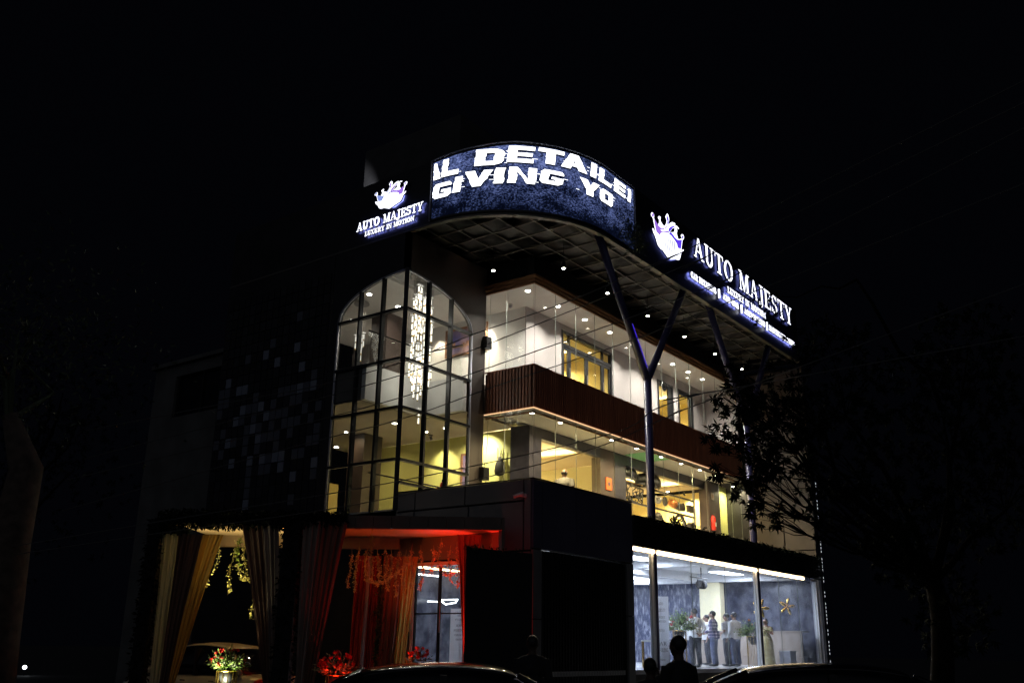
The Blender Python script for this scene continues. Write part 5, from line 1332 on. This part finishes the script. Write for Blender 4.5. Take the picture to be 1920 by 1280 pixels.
# ---- showroom furniture
t = thing('display_counter', 'long beige panel counter at the right side of the showroom', 'counter', (14.0, 0, F0))
obj('front_panel', bx(0, .1, -2.0, 2.4, 0, 1.18), 'counter', t); obj('top_board', bx(-.03, .7, -2.02, 2.42, 1.181, 1.22), 'counter', t)
t = thing('glass_display_case', 'small grey display box in front of the beige counter', 'display case', (13.1, -1.75, F0)); obj('case', bx(-.2, .35, -.2, .2, 0, .50), 'pale_metal', t); obj('lid', bx(-.22, .37, -.22, .22, .501, .53), 'white_metal', t)
t = thing('folding_table', 'white cloth table with yellow legs at the left end of the showroom', 'table', (5.1, -1.0, F0))
obj('tabletop', bx(-.5, .5, -.35, .35, .72, .76), 'paper', t)
for sx in (-1, 1):
    for sy in (-1, 1): obj('leg', bx(sx * .46 - .025, sx * .46 + .025, sy * .31 - .025, sy * .31 + .025, 0, .719), 'gold', t)
t = thing('flower_bowl', 'bowl of orange flowers and green leaves on the white table', 'flowers', (4.95, -1.1, F0 + .76))
bm = newbm(); lathe(bm, [(.06, 0), (.11, .07), (.10, .08)], n=12); obj('bowl', bm, 'gold', t); bm = newbm()
for _ in range(120): leafquad(bm, Vector((0, 0, .12)) + rvec() * .09, rvec(), rvec(), .06, .05)
obj('blooms', bm, 'flower_orange', t); bm = newbm()
for _ in range(60): leafquad(bm, (0, 0, .15), rvec() + Vector((0, 0, .9)), rvec(), .28, .06)
obj('foliage', bm, 'leaf_bright', t)
t = thing('wall_fan', 'dark fan unit hanging below the showroom ceiling beside the yellow pillar', 'fan', (11.3, .55, 3.85)); bm = newbm()
tube(bm, [(-.18, 0, 0), (.18, 0, 0)], .15, 16); obj('fan_housing', bm, 'cloth_black', t, True); bm = newbm()
for k in range(5): 
    a = 2 * PI * k / 5; leafquad(bm, (-.2, 0, 0), (-.1, math.cos(a), math.sin(a)), (1, 0, 0), .2, .12)
obj('fan_blades', bm, 'dark_steel', t); bm = newbm(); tube(bm, [(0, 0, .2), (0, 0, .6)], .02, 8); tube(bm, [(-.9, 0, .22), (.5, 0, .22)], .015, 6); obj('bracket', bm, 'dark_steel', t)
def star(label, loc, s, rot):
    t = thing('foil_flower', label, 'balloon', loc, math.radians(-48), 'gold foil flowers on the showroom glass')
    for k in range(5):
        a = rot + 2 * PI * k / 5; c = Vector((math.cos(a), 0, math.sin(a)))
        bm = newbm(); R_ = Matrix.Rotation(-a, 3, 'Y')
        ell(bm, c * s * .55, (s * .46, .05, s * .17), 10, 8, rot=R_)
        o = obj('petal', bm, 'gold', t, True)
    bm = newbm(); ell(bm, (0, 0, 0), (.05, .05, .05), 8, 6); obj('centre', bm, 'gold', t, True)
star('gold foil flower partly behind the second column, five petals', (10.40, -2.0, 2.97), .31, 1.25)
star('gold foil flower on the glass right of the second column, fully visible', (12.80, -2.0, 3.12), .31, 1.35)

# ================================================================== PEOPLE
def remesh(bm, vox, mats, name, parent, smooth_it=2, fmat=None):
    me = bpy.data.meshes.new('tmp'); bm.to_mesh(me); bm.free()
    o = bpy.data.objects.new('tmp', me); COL.objects.link(o)
    md = o.modifiers.new('r', 'REMESH'); md.mode = 'VOXEL'; md.voxel_size = vox; md.use_smooth_shade = True
    if smooth_it:
        ms = o.modifiers.new('s', 'SMOOTH'); ms.iterations = smooth_it; ms.factor = .5
    dg = bpy.context.evaluated_depsgraph_get(); dg.update()
    m2 = bpy.data.meshes.new_from_object(o.evaluated_get(dg)); m2.name = name
    bpy.data.objects.remove(o); bpy.data.meshes.remove(me)
    m2.materials.clear()
    for k in mats: m2.materials.append(M[k])
    if fmat:
        for p in m2.polygons: p.material_index = fmat(p.center)
    for p in m2.polygons: p.use_smooth = True
    o2 = bpy.data.objects.new(name, m2); COL.objects.link(o2); o2.parent = parent
    return o2

POSE = {
 'down': dict(le=(-.24, .03, 1.12), lw=(-.25, -.06, .88), re=(.24, .03, 1.12), rw=(.25, -.06, .88)),
 'front': dict(le=(-.23, .02, 1.13), lw=(-.06, -.22, 1.02), re=(.23, .02, 1.13), rw=(.07, -.23, 1.04)),
 'back': dict(le=(-.25, .09, 1.14), lw=(-.08, .16, .97), re=(.25, .09, 1.14), rw=(.07, .17, .98)),
 'phone': dict(le=(-.23, .02, 1.12), lw=(-.20, -.10, .90), re=(.24, -.03, 1.15), rw=(.10, -.22, 1.30)),
 'reach': dict(le=(-.24, -.10, 1.15), lw=(-.20, -.34, 1.0), re=(.24, -.08, 1.15), rw=(.22, -.30, .98)),
}
def person(label, loc, face, pose, shirt, trouser, h=1.72, long_sleeve=False, hair='hair', skin='skin', lean=0.0, vox=.012, sari=False, woman=False, bald=False, gp=None, wide=1.20):
    """face: world direction angle (radians) the person looks at"""
    t = thing('person', label, 'person', loc, face + PI / 2, gp); t.scale = (wide, wide * .97, 1.0)
    s = h / 1.72; P = POSE[pose]
    def J(p, zz=None):
        x, y, z = p; y2 = y - lean * max(0, z - .95); return Vector((x, y2, z)) * s
    sh = .165 if woman else .185
    def limb(bm, pts, r, n=10): tube(bm, [J(p) for p in pts], [q * s for q in r], n)
    bm = newbm()
    ell(bm, J((0, 0, 1.30)), (.165 * s, .105 * s, .20 * s)); ell(bm, J((0, -.01, 1.08)), (.145 * s, .115 * s, .19 * s)); ell(bm, J((0, .01, .92)), (.155 * s, .12 * s, .13 * s))
    ell(bm, J((0, 0, 1.41)), (.19 * s, .075 * s, .06 * s))
    limb(bm, [(0, .01, 1.38), (0, -.005, 1.52)], [.062, .055])
    hd = J((0, -.015, 1.615)); ell(bm, hd, (.073 * s, .092 * s, .108 * s), 16, 12); ell(bm, hd + Vector((0, -.02, -.055)) * s, (.052 * s, .062 * s, .05 * s))
    ell(bm, hd + Vector((0, -.098, -.015)) * s, (.013 * s, .02 * s, .024 * s))
    for sx in (-1, 1): ell(bm, hd + Vector((sx * .075, .005, -.01)) * s, (.012 * s, .02 * s, .032 * s))
    ell(bm, hd + Vector((0, -.083, -.052)) * s, (.024 * s, .01 * s, .008 * s))
    for sx, e, w_ in ((-1, P['le'], P['lw']), (1, P['re'], P['rw'])):
        limb(bm, [(sx * sh, 0, 1.41), e, w_], [.050, .040, .028])
        ev = Vector(e); wv = Vector(w_); d = (wv - ev).normalized()
        side = d.cross(Vector((0, 0, 1)));
        if side.length < .2: side = Vector((0, 1, 0)) 
        side.normalize(); nrm = side.cross(d)
        c = wv + d * .045; R_ = Matrix((side, d, nrm)).transposed()
        ell(bm, J(c), (.036 * s, .050 * s, .018 * s), 10, 6, rot=R_)
        for q, (off, ln) in enumerate(((-.027, .062), (-.009, .074), (.009, .070), (.026, .055))):
            a = wv + d * .08 + side * off; b = a + d * ln * .55 + nrm * .008; c2 = a + d * ln * .9 + nrm * .026
            tube(bm, [J(a), J(b), J(c2)], [.0095 * s, .009 * s, .0075 * s], 6)
        a = wv + d * .02 - side * .03 * sx; tube(bm, [J(a), J(a + d * .03 - side * .022 * sx), J(a + d * .06 - side * .024 * sx + nrm * .01)], [.011 * s, .0105 * s, .009 * s], 6)
    for sx in (-1, 1): limb(bm, [(sx * .085, .005, .90), (sx * .10, -.015, .50), (sx * .105, .03, .09)], [.082, .052, .036]); 
    remesh(bm, vox * s, [skin], 'body', t)
    # clothes
    if not sari:
        bm = newbm(); g_ = .020
        ell(bm, J((0, 0, 1.29)), ((.175 + g_) * s, (.115 + g_) * s, .20 * s)); ell(bm, J((0, 0, 1.06)), ((.155 + g_) * s, (.125 + g_) * s, .20 * s)); limb(bm, [(0, .005, 1.10), (0, .005, .86)], [.165, .172], 14)
        ell(bm, J((0, .005, 1.41)), (.205 * s, .085 * s, .062 * s)); limb(bm, [(0, .005, 1.42), (0, .005, 1.475)], [.085, .070])
        for sx, e, w_ in ((-1, P['le'], P['lw']), (1, P['re'], P['rw'])):
            sp_ = Vector((sx * sh, 0, 1.41)); ev = Vector(e); wv = Vector(w_)
            if long_sleeve: limb(bm, [sp_, ev, ev.lerp(wv, .93)], [.070, .056, .042])
            else: limb(bm, [sp_, sp_.lerp(ev, .80)], [.072, .070])
        m_ = remesh(bm, .014 * s, [shirt], 'shirt', t)
        bm = newbm(); ell(bm, J((0, .01, .90)), (.168 * s, .135 * s, .12 * s))
        for sx in (-1, 1): limb(bm, [(sx * .085, .005, .90), (sx * .10, -.012, .50), (sx * .105, .025, .07)], [.100, .076, .064])
        remesh(bm, .014 * s, [trouser], 'trousers', t)
    else:
        bm = newbm(); ell(bm, J((0, 0, 1.29)), (.17 * s, .12 * s, .19 * s)); limb(bm, [(0, .005, 1.10), (0, .01, .90), (0, .01, .45), (0, .01, .04)], [.14, .19, .21, .25], 16)
        for sx, e in ((-1, P['le']), (1, P['re'])): limb(bm, [(sx * sh, 0, 1.41), Vector((sx * sh, 0, 1.41)).lerp(Vector(e), .6)], [.062, .056])
        limb(bm, [(-.15, -.06, 1.42), (.02, -.13, 1.25), (.14, -.08, .98)], [.05, .06, .06]); remesh(bm, .014 * s, ['sari'], 'sari_dress', t)
    bm = newbm()
    for sx in (-1, 1): ell(bm, J((sx * .108, -.045, .04)), (.048 * s, .13 * s, .04 * s), 12, 8)
    obj('shoes', bm, 'shoe', t, True)
    bm = newbm()
    for sx in (-1, 1): ell(bm, hd + Vector((sx * .028, -.086, .008)) * s, (.010 * s, .006 * s, .006 * s), 8, 6)
    obj('eyes', bm, 'hair', t, True)
    if not bald:
        bm = newbm(); ell(bm, hd + Vector((0, .018, .028)) * s, (.082 * s, .094 * s, .098 * s), 16, 12)
        # trim the face side
        geom = [f for f in bm.faces if (f.calc_center_median() - hd).y < -.045 * s and (f.calc_center_median() - hd).z < .065 * s]
        geom += [f for f in bm.faces if f not in geom and (f.calc_center_median() - hd).z < -.045 * s]
        bmesh.ops.delete(bm, geom=geom, context='FACES')
        if woman: ell(bm, hd + Vector((0, .10, -.03)) * s, (.05 * s, .045 * s, .06 * s))
        obj('hair', bm, hair, t, True)
    else:
        bm = newbm(); ell(bm, hd + Vector((0, .022, -.012)) * s, (.079 * s, .082 * s, .062 * s), 16, 10)
        geom = [f for f in bm.faces if (f.calc_center_median() - hd).y < .0]; bmesh.ops.delete(bm, geom=geom, context='FACES')
        obj('hair', bm, hair, t, True)
    return t
LEFT = math.atan2(.8, -.6); RIGHT = math.atan2(-.8, .6); AWAY = math.atan2(.6, .8); TOW = math.atan2(-.6, -.8)
MG = 'people gathered inside the showroom'
person('man in a navy checked shirt and jeans standing in profile facing left', (9.75, -.55, F0), LEFT - .45, 'front', 'shirt_check', 'jeans', 1.76, True, gp=MG)
person('man in a grey short-sleeved shirt just right of the checked shirt', (10.95, -.50, F0), LEFT - .7, 'front', 'shirt_grey', 'trouser', 1.72, gp=MG)
person('man in a long-sleeved white shirt and dark jeans, rightmost of the queue', (10.98, -0.77, F0), LEFT - .9, 'down', 'shirt_white', 'jeans', 1.76, True, gp=MG)
person('man in a white shirt seen from behind beside the large flower arrangement', (7.75, -.85, F0), AWAY + .5, 'back', 'shirt_white', 'trouser', 1.76, True, gp=MG)
person('man half hidden between the white shirt and the checked shirt', (10.4, .75, F0), TOW + .3, 'down', 'shirt_white', 'jeans', 1.66, True, gp=MG)
person('second man half hidden behind the checked shirt, only his head showing', (12.0, .75, F0), LEFT, 'down', 'shirt_white', 'trouser', 1.72, gp=MG)
person('man in a white shirt bending to the table behind the first column', (5.75, -.75, F0), AWAY - .6, 'reach', 'shirt_white', 'jeans', 1.60, gp=MG, lean=.35)
person('woman in a pale gold sari standing right of the second column', (12.7, -1.2, F0), LEFT + .8, 'phone', 'sari', 'sari', 1.60, sari=True, woman=True, gp=MG)
person('man with cropped hair and pale shirt seen from behind above the podium parapet', (2.15, .40, 4.90), RIGHT + 1.1, 'down', 'shirt_taupe', 'trouser', 1.72, bald=True)
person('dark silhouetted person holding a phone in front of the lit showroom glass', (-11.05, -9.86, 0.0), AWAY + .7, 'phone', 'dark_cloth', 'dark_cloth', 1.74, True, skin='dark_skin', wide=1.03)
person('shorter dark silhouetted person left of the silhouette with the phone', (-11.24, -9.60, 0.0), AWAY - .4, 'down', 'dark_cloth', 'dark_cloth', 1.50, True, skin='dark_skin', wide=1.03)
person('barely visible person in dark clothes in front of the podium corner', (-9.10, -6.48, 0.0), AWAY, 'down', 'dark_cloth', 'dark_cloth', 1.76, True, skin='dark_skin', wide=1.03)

# ================================================================== CARS
def car(label, loc, rot, paint, group=None, H=1.46, L=4.4):
    t = thing('parked_car', label, 'car', loc, rot, group)
    k = L / 4.4
    def loft(st, prof):
        bm = newbm(); rings = []
        for s in st: rings.append([bm.verts.new(p) for p in prof(*s)])
        n_ = len(rings[0])
        for a, b in zip(rings, rings[1:]):
            for i in range(n_): bm.faces.new((a[i], a[(i + 1) % n_], b[(i + 1) % n_], b[i]))
        bm.faces.new(rings[0][::-1]); bm.faces.new(rings[-1]); bmesh.ops.recalc_face_normals(bm, faces=bm.faces)
        return bm
    def bprof(x, w_, zb, zt):   # lower body ring
        return [(x * k, -w_ * .92, zb), (x * k, -w_, zb + .14), (x * k, -w_, (zb + zt) / 2 + .08), (x * k, -w_ * .93, zt - .04), (x * k, -w_ * .7, zt), (x * k, 0, zt + .02), (x * k, w_ * .7, zt), (x * k, w_ * .93, zt - .04), (x * k, w_, (zb + zt) / 2 + .08), (x * k, w_, zb + .14), (x * k, w_ * .92, zb)]
    st = [(-2.2, .70, .42, .86), (-2.12, .82, .30, .93), (-1.7, .88, .22, .95), (-1.0, .89, .20, .93), (0, .89, .19, .92), (.9, .89, .20, .91), (1.3, .88, .21, .88), (1.8, .85, .24, .80), (2.1, .78, .30, .70), (2.2, .66, .38, .62)]
    b = obj('car_body', loft(st, bprof), paint, t, True)
    sm = b.modifiers.new('sub', 'SUBSURF'); sm.levels = 2; sm.render_levels = 2
    def gprof(x, w_, z0, z1):
        return [(x * k, -.82, z0), (x * k, -(.82 + w_) / 2 - .03, (z0 + z1) / 2), (x * k, -w_, z1 - .06), (x * k, -w_ * .8, z1 - .012), (x * k, 0, z1 + .015), (x * k, w_ * .8, z1 - .012), (x * k, w_, z1 - .06), (x * k, (.82 + w_) / 2 + .03, (z0 + z1) / 2), (x * k, .82, z0)]
    g0 = [(-1.75, .72, .88, .96), (-1.35, .66, .88, H - .20), (-.95, .62, .88, H - .05), (-.4, .61, .88, H), (.1, .61, .88, H - .005), (.45, .62, .88, H - .06), (.85, .66, .88, H - .26), (1.30, .72, .87, .93)]
    g = obj('windows', loft(g0, gprof), 'car_glass', t, True); sm = g.modifiers.new('sub', 'SUBSURF'); sm.levels = 2; sm.render_levels = 2
    def rprof(x, w_, z0, z1): return [(x * k, -w_ - .01, z1 - .085), (x * k, -w_ * .86, z1 - .008), (x * k, 0, z1 + .022), (x * k, w_ * .86, z1 - .008), (x * k, w_ + .01, z1 - .085), (x * k, 0, z1 - .10)]
    rf = [(-1.12, .63, 0, H - .10), (-.95, .63, 0, H - .04), (-.4, .62, 0, H + .008), (.1, .62, 0, H + .005), (.42, .63, 0, H - .04), (.55, .63, 0, H - .09)]
    r_ = obj('roof', loft(rf, rprof), paint, t, True); sm = r_.modifiers.new('sub', 'SUBSURF'); sm.levels = 2; sm.render_levels = 2
    for sy in (-1, 1):
        bm = newbm(); tube(bm, [(.50 * k, sy * .64, H - .10), (.85 * k, sy * .69, H - .27), (1.33 * k, sy * .80, .92)], [.03, .03, .035], 8); obj('windscreen_pillar', bm, paint, t, True)
        bm = newbm(); tube(bm, [(-1.05 * k, sy * .65, H - .11), (-1.35 * k, sy * .70, H - .24), (-1.72 * k, sy * .80, .95)], [.05, .05, .06], 8); obj('rear_pillar', bm, paint, t, True)
        bm = newbm(); box(bm, -.29 * k, -.22 * k, sy * .70 - .06, sy * .70 + .075, .90, H - .10); obj('door_pillar', bm, 'black_plastic', t)
        bm = newbm(); ell(bm, (.98 * k, sy * .97, 1.0), (.10, .11, .075), 12, 8); obj('door_mirror', bm, paint, t, True)
        for x in (-.15, -1.05): bm = newbm(); tube(bm, [(x * k, sy * .905, .80), ((x + .16) * k, sy * .905, .80)], .014, 6); obj('door_handle', bm, 'chrome', t)
        bm = newbm(); ell(bm, (2.02 * k, sy * .62, .66), (.17, .17, .075), 12, 8); obj('headlight', bm, 'lamp_lens', t, True)
        bm = newbm(); ell(bm, (-2.14 * k, sy * .62, .80), (.06, .18, .07), 12, 8); obj('tail_light', bm, 'red_paint', t, True)
        for x in (1.36, -1.36):
            bm = newbm(); tube(bm, [(x * k, sy * .70, .32), (x * k, sy * .90, .32)], .32, 28); w_ = obj('wheel', bm, 'rubber', t, False)
            bm = newbm(); tube(bm, [(x * k, sy * .88, .32), (x * k, sy * .915, .32)], .20, 20); obj('rim', bm, 'steel', w_)
    bm = newbm(); box(bm, 2.14 * k, 2.20 * k, -.45, .45, .40, .56); obj('grille', bm, 'black_plastic', t)
    bm = newbm(); box(bm, 2.20 * k, 2.215 * k, -.26, .26, .36, .46); obj('number_plate', bm, 'paper', t)
    return t
car('glossy black car in the foreground, left one, its domed roof in front of the door', (-12.80, -8.21, 0), RIGHT + .12, 'car_black', 'cars parked in front', 1.43)
car('glossy black car in the foreground on the right, below the showroom glass', (-9.62, -11.25, 0), RIGHT - .15, 'car_black', 'cars parked in front', 1.47, 4.9)
car('pale beige car behind the left flower stand, seen between the drapes', (-6.4, 4.6, .0), LEFT - .55, 'car_beige', None, 1.60, 4.5)

# ================================================================== NEIGHBOURING BUILDING and far left trunk
nb = thing('neighbour_building', 'dim pale two-storey building with one dark window left of the tile wall', 'building')
bm = newbm(); x = -2.6
y0, y1 = 10.1, 14.6
box(bm, x, x + .3, y0, 10.55, 0, 10.75); box(bm, x, x + .3, 13.35, y1, 0, 10.75); box(bm, x, x + .3, 10.55, 13.35, 0, 8.9); box(bm, x, x + .3, 10.55, 13.35, 10.35, 10.75)
box(bm, x + .3, 6, y1 - .3, y1, 0, 10.75); box(bm, x + .3, 6, y0, y0 + .3, 0, 10.75)
obj('wall', bm, 'plaster', nb); obj('roof', bx(x - .15, 6, y0, y1 + .1, 10.76, 10.9), 'plaster', nb)
wn = obj('window', bx(x + .16, x + .2, 10.56, 13.34, 8.91, 10.34), 'car_glass', nb)
obj('frame', (lambda b: (box(b, x + .1, x + .155, 10.56, 10.64, 8.91, 10.34), box(b, x + .1, x + .155, 13.26, 13.34, 8.91, 10.34), box(b, x + .1, x + .155, 11.9, 11.98, 8.91, 10.34), b)[-1])(newbm()), 'dark_metal', wn)
t = thing('tree', 'pale thick tree trunk at the far left edge', 'tree', (-12.6, 2.4, 0))
bm = newbm(); tube(bm, [(0, 0, 0), (.05, .1, 1.5), (-.05, .0, 3.2), (.15, .25, 4.6), (-.2, .5, 5.6)], [.50, .40, .36, .30, .14], 14); obj('trunk', bm, 'bark', t, True)
rt2 = random.Random(9)
bm = newbm()
for _ in range(1500):
    c = Vector((rt2.gauss(-.2, 1.3), rt2.gauss(.9, 1.3), 7.2 + rt2.gauss(0, .9))); leafquad(bm, c, rvec(), rvec(), .14, .05)
for _ in range(5): tube(bm, [(-.2, .5, 5.5), (rt2.gauss(-.2, .5), .7 + rt2.gauss(0, .4), 6.3), (rt2.gauss(-.2, 1.2), .9 + rt2.gauss(0, 1.1), 7.3)], [.07, .04, .015], 5)
obj('crown', bm, 'leaf', t)
t = thing('street_light', 'tiny distant white light low at the far left', 'street light', (3.4, 31.9, 0)); bm = newbm(); tube(bm, [(0, 0, 0), (0, 0, .3)], .03, 8); obj('pole', bm, 'dark_metal', t); bm = newbm(); ell(bm, (0, 0, .38), (.10, .10, .09), 10, 8); obj('lamp', bm, 'panel_white', t)

# ================================================================== TREES
def twig_cluster(bm, c, r, ln=.17, n_=9, wr=.24):
    ax = Vector((r.uniform(-1, 1), r.uniform(-1, 1), r.uniform(-.6, .4))).normalized()
    u, v = frame_of(ax)
    for k in range(n_):
        a = 2 * PI * k / n_ + r.uniform(-.3, .3); d = (ax * r.uniform(.2, .9) + u * math.cos(a) + v * math.sin(a)); d.z -= .25
        leafquad(bm, c, d, ax, ln * r.uniform(.7, 1.2), ln * wr)
def branch(bm, a, b, r0, r1, r, k=4):
    a = Vector(a); b = Vector(b); pts = [a.lerp(b, i / k) + (rvec() * .06 * (b - a).length if 0 < i < k else Vector()) for i in range(k + 1)]
    tube(bm, pts, [r0 + (r1 - r0) * i / k for i in range(k + 1)], 7); return pts
rt3 = random.Random(31)
t = thing('tree', 'large dark leafy tree hiding the right end of the building', 'tree', (0, -10.1, 0))
wood = newbm(); crown_b = newbm()
trunk_top = Vector((.1, .1, 3.0))
branch(wood, (0, 0, 0), trunk_top, .26, .18, rt3)
blobs = [((-.9, 1.4, 5.6), 1.3, 200), ((-1.7, 2.4, 6.2), .95, 110), ((.4, -.4, 6.6), 1.8, 260), ((-1.2, 1.3, 7.5), 1.2, 130), ((1.2, -1.6, 5.0), 1.7, 240), ((.2, .3, 3.9), 1.3, 170), ((-1.0, 1.7, 4.5), .8, 60), ((.9, -1.0, 8.0), 1.3, 130), ((.6, -.1, 2.4), 1.0, 110), ((-1.95, 2.75, 5.15), .5, 34), ((-2.05, 2.75, 4.3), .4, 22), ((-.35, .85, 4.0), .75, 60)] + [((-3.36, 2.94, 6.54), 0.3, 16), ((-3.18, 3.14, 5.7), 0.38, 24), ((-3.0, 2.71, 6.07), 0.5, 34), ((-3.05, 3.3, 5.08), 0.22, 9), ((-2.58, 2.89, 4.67), 0.4, 26), ((-3.37, 2.69, 7.01), 0.25, 8), ((-2.59, 2.48, 5.45), 0.6, 60), ((-2.77, 2.1, 6.6), 0.8, 80)]
for c, R, cnt in blobs:
    C_ = Vector(c); ps = branch(wood, trunk_top, C_, .045 if R < .7 else .09, .012, rt3)
    for _ in range(8): branch(wood, ps[3], C_ + rvec() * R * .8, .012, .004, rt3, 3)
    for _ in range(cnt):
        p = C_ + rvec() * R * rt3.uniform(.35, 1) ** .7
        twig_cluster(crown_b, p, rt3)
lb = branch(wood, (.4, -.4, 6.6), (-1.0, .7, 9.4), .06, .03, rt3, 4); branch(wood, (-1.0, .7, 9.4), (-2.7, 1.95, 8.75), .03, .008, rt3, 4)
for dx, dy, dz, cnt in ((-2.94, 2.33, 8.28, 4), (-2.83, 2.05, 8.49, 6), (-2.81, 1.94, 8.65, 4), (-2.62, 1.84, 8.36, 5), (-2.96, 2.14, 8.62, 4), (-2.72, 1.93, 8.45, 6)):
    for _ in range(cnt): twig_cluster(crown_b, Vector((dx, dy, dz)) + rvec() * .15, rt3, .085, 6, .42)
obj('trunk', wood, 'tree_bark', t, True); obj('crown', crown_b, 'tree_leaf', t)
# creeper at the corner of the screen
bm = newbm()
for _ in range(420):
    p = Vector((1.25 + rt3.gauss(0, .45), -2.66 + rt3.uniform(-.1, .05), 12.95 + rt3.gauss(0, .28))); 
    if p.x < 1.9: leafquad(bm, p, rvec(), rvec(), .13, .045)
tag(obj('creeper', bm, 'leaf'), 'dark creeper leaves over the lower right corner of the curved screen', 'creeper')
t = thing('tree', 'very dark tree far left beyond the neighbouring building', 'tree', (-4.5, 19, 0))
wood = newbm(); crown_b = newbm(); branch(wood, (0, 0, 0), (0, 0, 5), .3, .2, rt3)
for _ in range(700):
    p = Vector((0, 0, 8.5)) + Vector((rt3.gauss(0, 1.6), rt3.gauss(0, 2.0), rt3.gauss(0, 2.0))); twig_cluster(crown_b, p, rt3, .2, 6)
for _ in range(10): branch(wood, (0, 0, 4.8), Vector((0, 0, 8.5)) + rvec() * 2, .1, .02, rt3)
obj('trunk', wood, 'tree_bark', t, True); obj('crown', crown_b, 'tree_leaf', t)

# creepers along the terrace edge with fairy lights
rc_ = random.Random(44)
bm = newbm()
for _ in range(2600):
    x = rc_.uniform(1.05, 15.2); leafquad(bm, (x, -2.55 + rc_.uniform(-.06, .06), rc_.triangular(4.15, 5.0, 4.98) + .05 * math.sin(x * 4)), (rc_.uniform(-1, 1), rc_.uniform(-.6, .2), rc_.uniform(-1, .4)), rvec(), .10, .05)
for x0 in (2.95, 4.3, 5.7, 6.9, 8.1, 9.3, 10.3, 11.3, 12.3, 13.3):
    for _ in range(26): leafquad(bm, (x0 + rc_.gauss(0, .05), -2.6, rc_.uniform(4.75, 5.03)), (rc_.uniform(-1, 1), -.3, rc_.uniform(-1, .4)), rvec(), .08, .04)
for _ in range(90): leafquad(bm, (3.2 + abs(rc_.gauss(0, .35)), -2.5 + rc_.uniform(-.05, .05), 5.0 + rc_.uniform(0, .12)), rvec(), rvec(), .11, .05)
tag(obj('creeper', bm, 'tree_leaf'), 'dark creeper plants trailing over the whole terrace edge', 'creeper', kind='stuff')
t = thing('fairy_light_string', 'string of tiny lights down the right end of the building', 'string lights')
bm = newbm(); tube(bm, [(15.12, -2.56, .1), (15.12, -2.56, 8.0)], .006, 5); obj('cord', bm, 'black_plastic', t)
bm = newbm()
for i in range(56):
    if rc_.random() < .75: z = .3 + i * .135; tube(bm, [(15.13, -2.585, z), (15.13, -2.585, z + .07)], .009, 6)
obj('bulbs', bm, emit_mat('fairy', (.85, .9, 1.0), .8), t)

# ================================================================== CABLES
W = [[(-11.43, -1.95, 5.47), (-10.95, -3.37, 5.63), (-10.47, -4.93, 5.92), (-10.18, -6.08, 6.24), (-9.78, -7.65, 6.6), (-9.48, -9.08, 7.03), (-9.43, -9.3, 7.09), (-9.37, -9.65, 7.21)],
 [(-11.38, -1.81, 5.16), (-10.89, -3.33, 5.42), (-10.42, -4.89, 5.73), (-10.14, -5.97, 5.99), (-9.7, -7.8, 6.5), (-9.31, -9.6, 6.98), (-9.2, -10.23, 7.19)],
 [(-11.42, -1.37, 4.78), (-10.8, -3.27, 5.09), (-10.33, -4.83, 5.39), (-10.04, -5.9, 5.65), (-9.48, -8.22, 6.21), (-9.14, -9.84, 6.64), (-9.03, -10.53, 6.89)],
 [(-11.35, -1.2, 4.37), (-10.72, -3.21, 4.77), (-10.24, -4.77, 5.06), (-9.88, -6.18, 5.42), (-9.64, -7.1, 5.64), (-9.3, -8.55, 5.98), (-9.02, -9.94, 6.37)],
 [(-11.6, -.6, 3.55), (-10.4, -3.4, 3.95), (-9.67, -5.69, 4.28), (-9.04, -7.92, 4.67), (-8.98, -8.57, 4.95), (-8.82, -9.23, 5.12), (-8.72, -9.66, 5.16)],
 [(-11.6, -.5, 3.35), (-10.4, -3.4, 3.70), (-9.55, -5.79, 4.1), (-9.13, -7.62, 4.45), (-8.8, -8.9, 4.92), (-8.6, -9.9, 5.2)]]
for i, pts in enumerate(W):
    P_ = [Vector(p) for p in pts]; e0 = P_[0] + (P_[0] - P_[1]).normalized() * 9; e0.z = P_[0].z - .9; e1 = P_[-1] + (P_[-1] - P_[-2]).normalized() * 12
    pp = [P_[0] + (P_[0] - P_[1]).normalized() * 3 - Vector((0, 0, .02))] + P_ + [e1]
    sm_ = []
    for a in range(len(pp) - 1):
        p0 = pp[max(a - 1, 0)]; p1 = pp[a]; p2 = pp[a + 1]; p3 = pp[min(a + 2, len(pp) - 1)]
        for q in range(6):
            f = q / 6; sm_.append(.5 * ((2 * p1) + (p2 - p0) * f + (2 * p0 - 5 * p1 + 4 * p2 - p3) * f * f + (-p0 + 3 * p1 - 3 * p2 + p3) * f ** 3))
    bm = newbm(); tube(bm, sm_, .008, 6)
    tag(obj('overhead_cable', bm, 'cable_grey', None, True), 'black cable crossing in front of the building, %s counted from the top' % ORD[i], 'cable', 'cables strung across the street front')
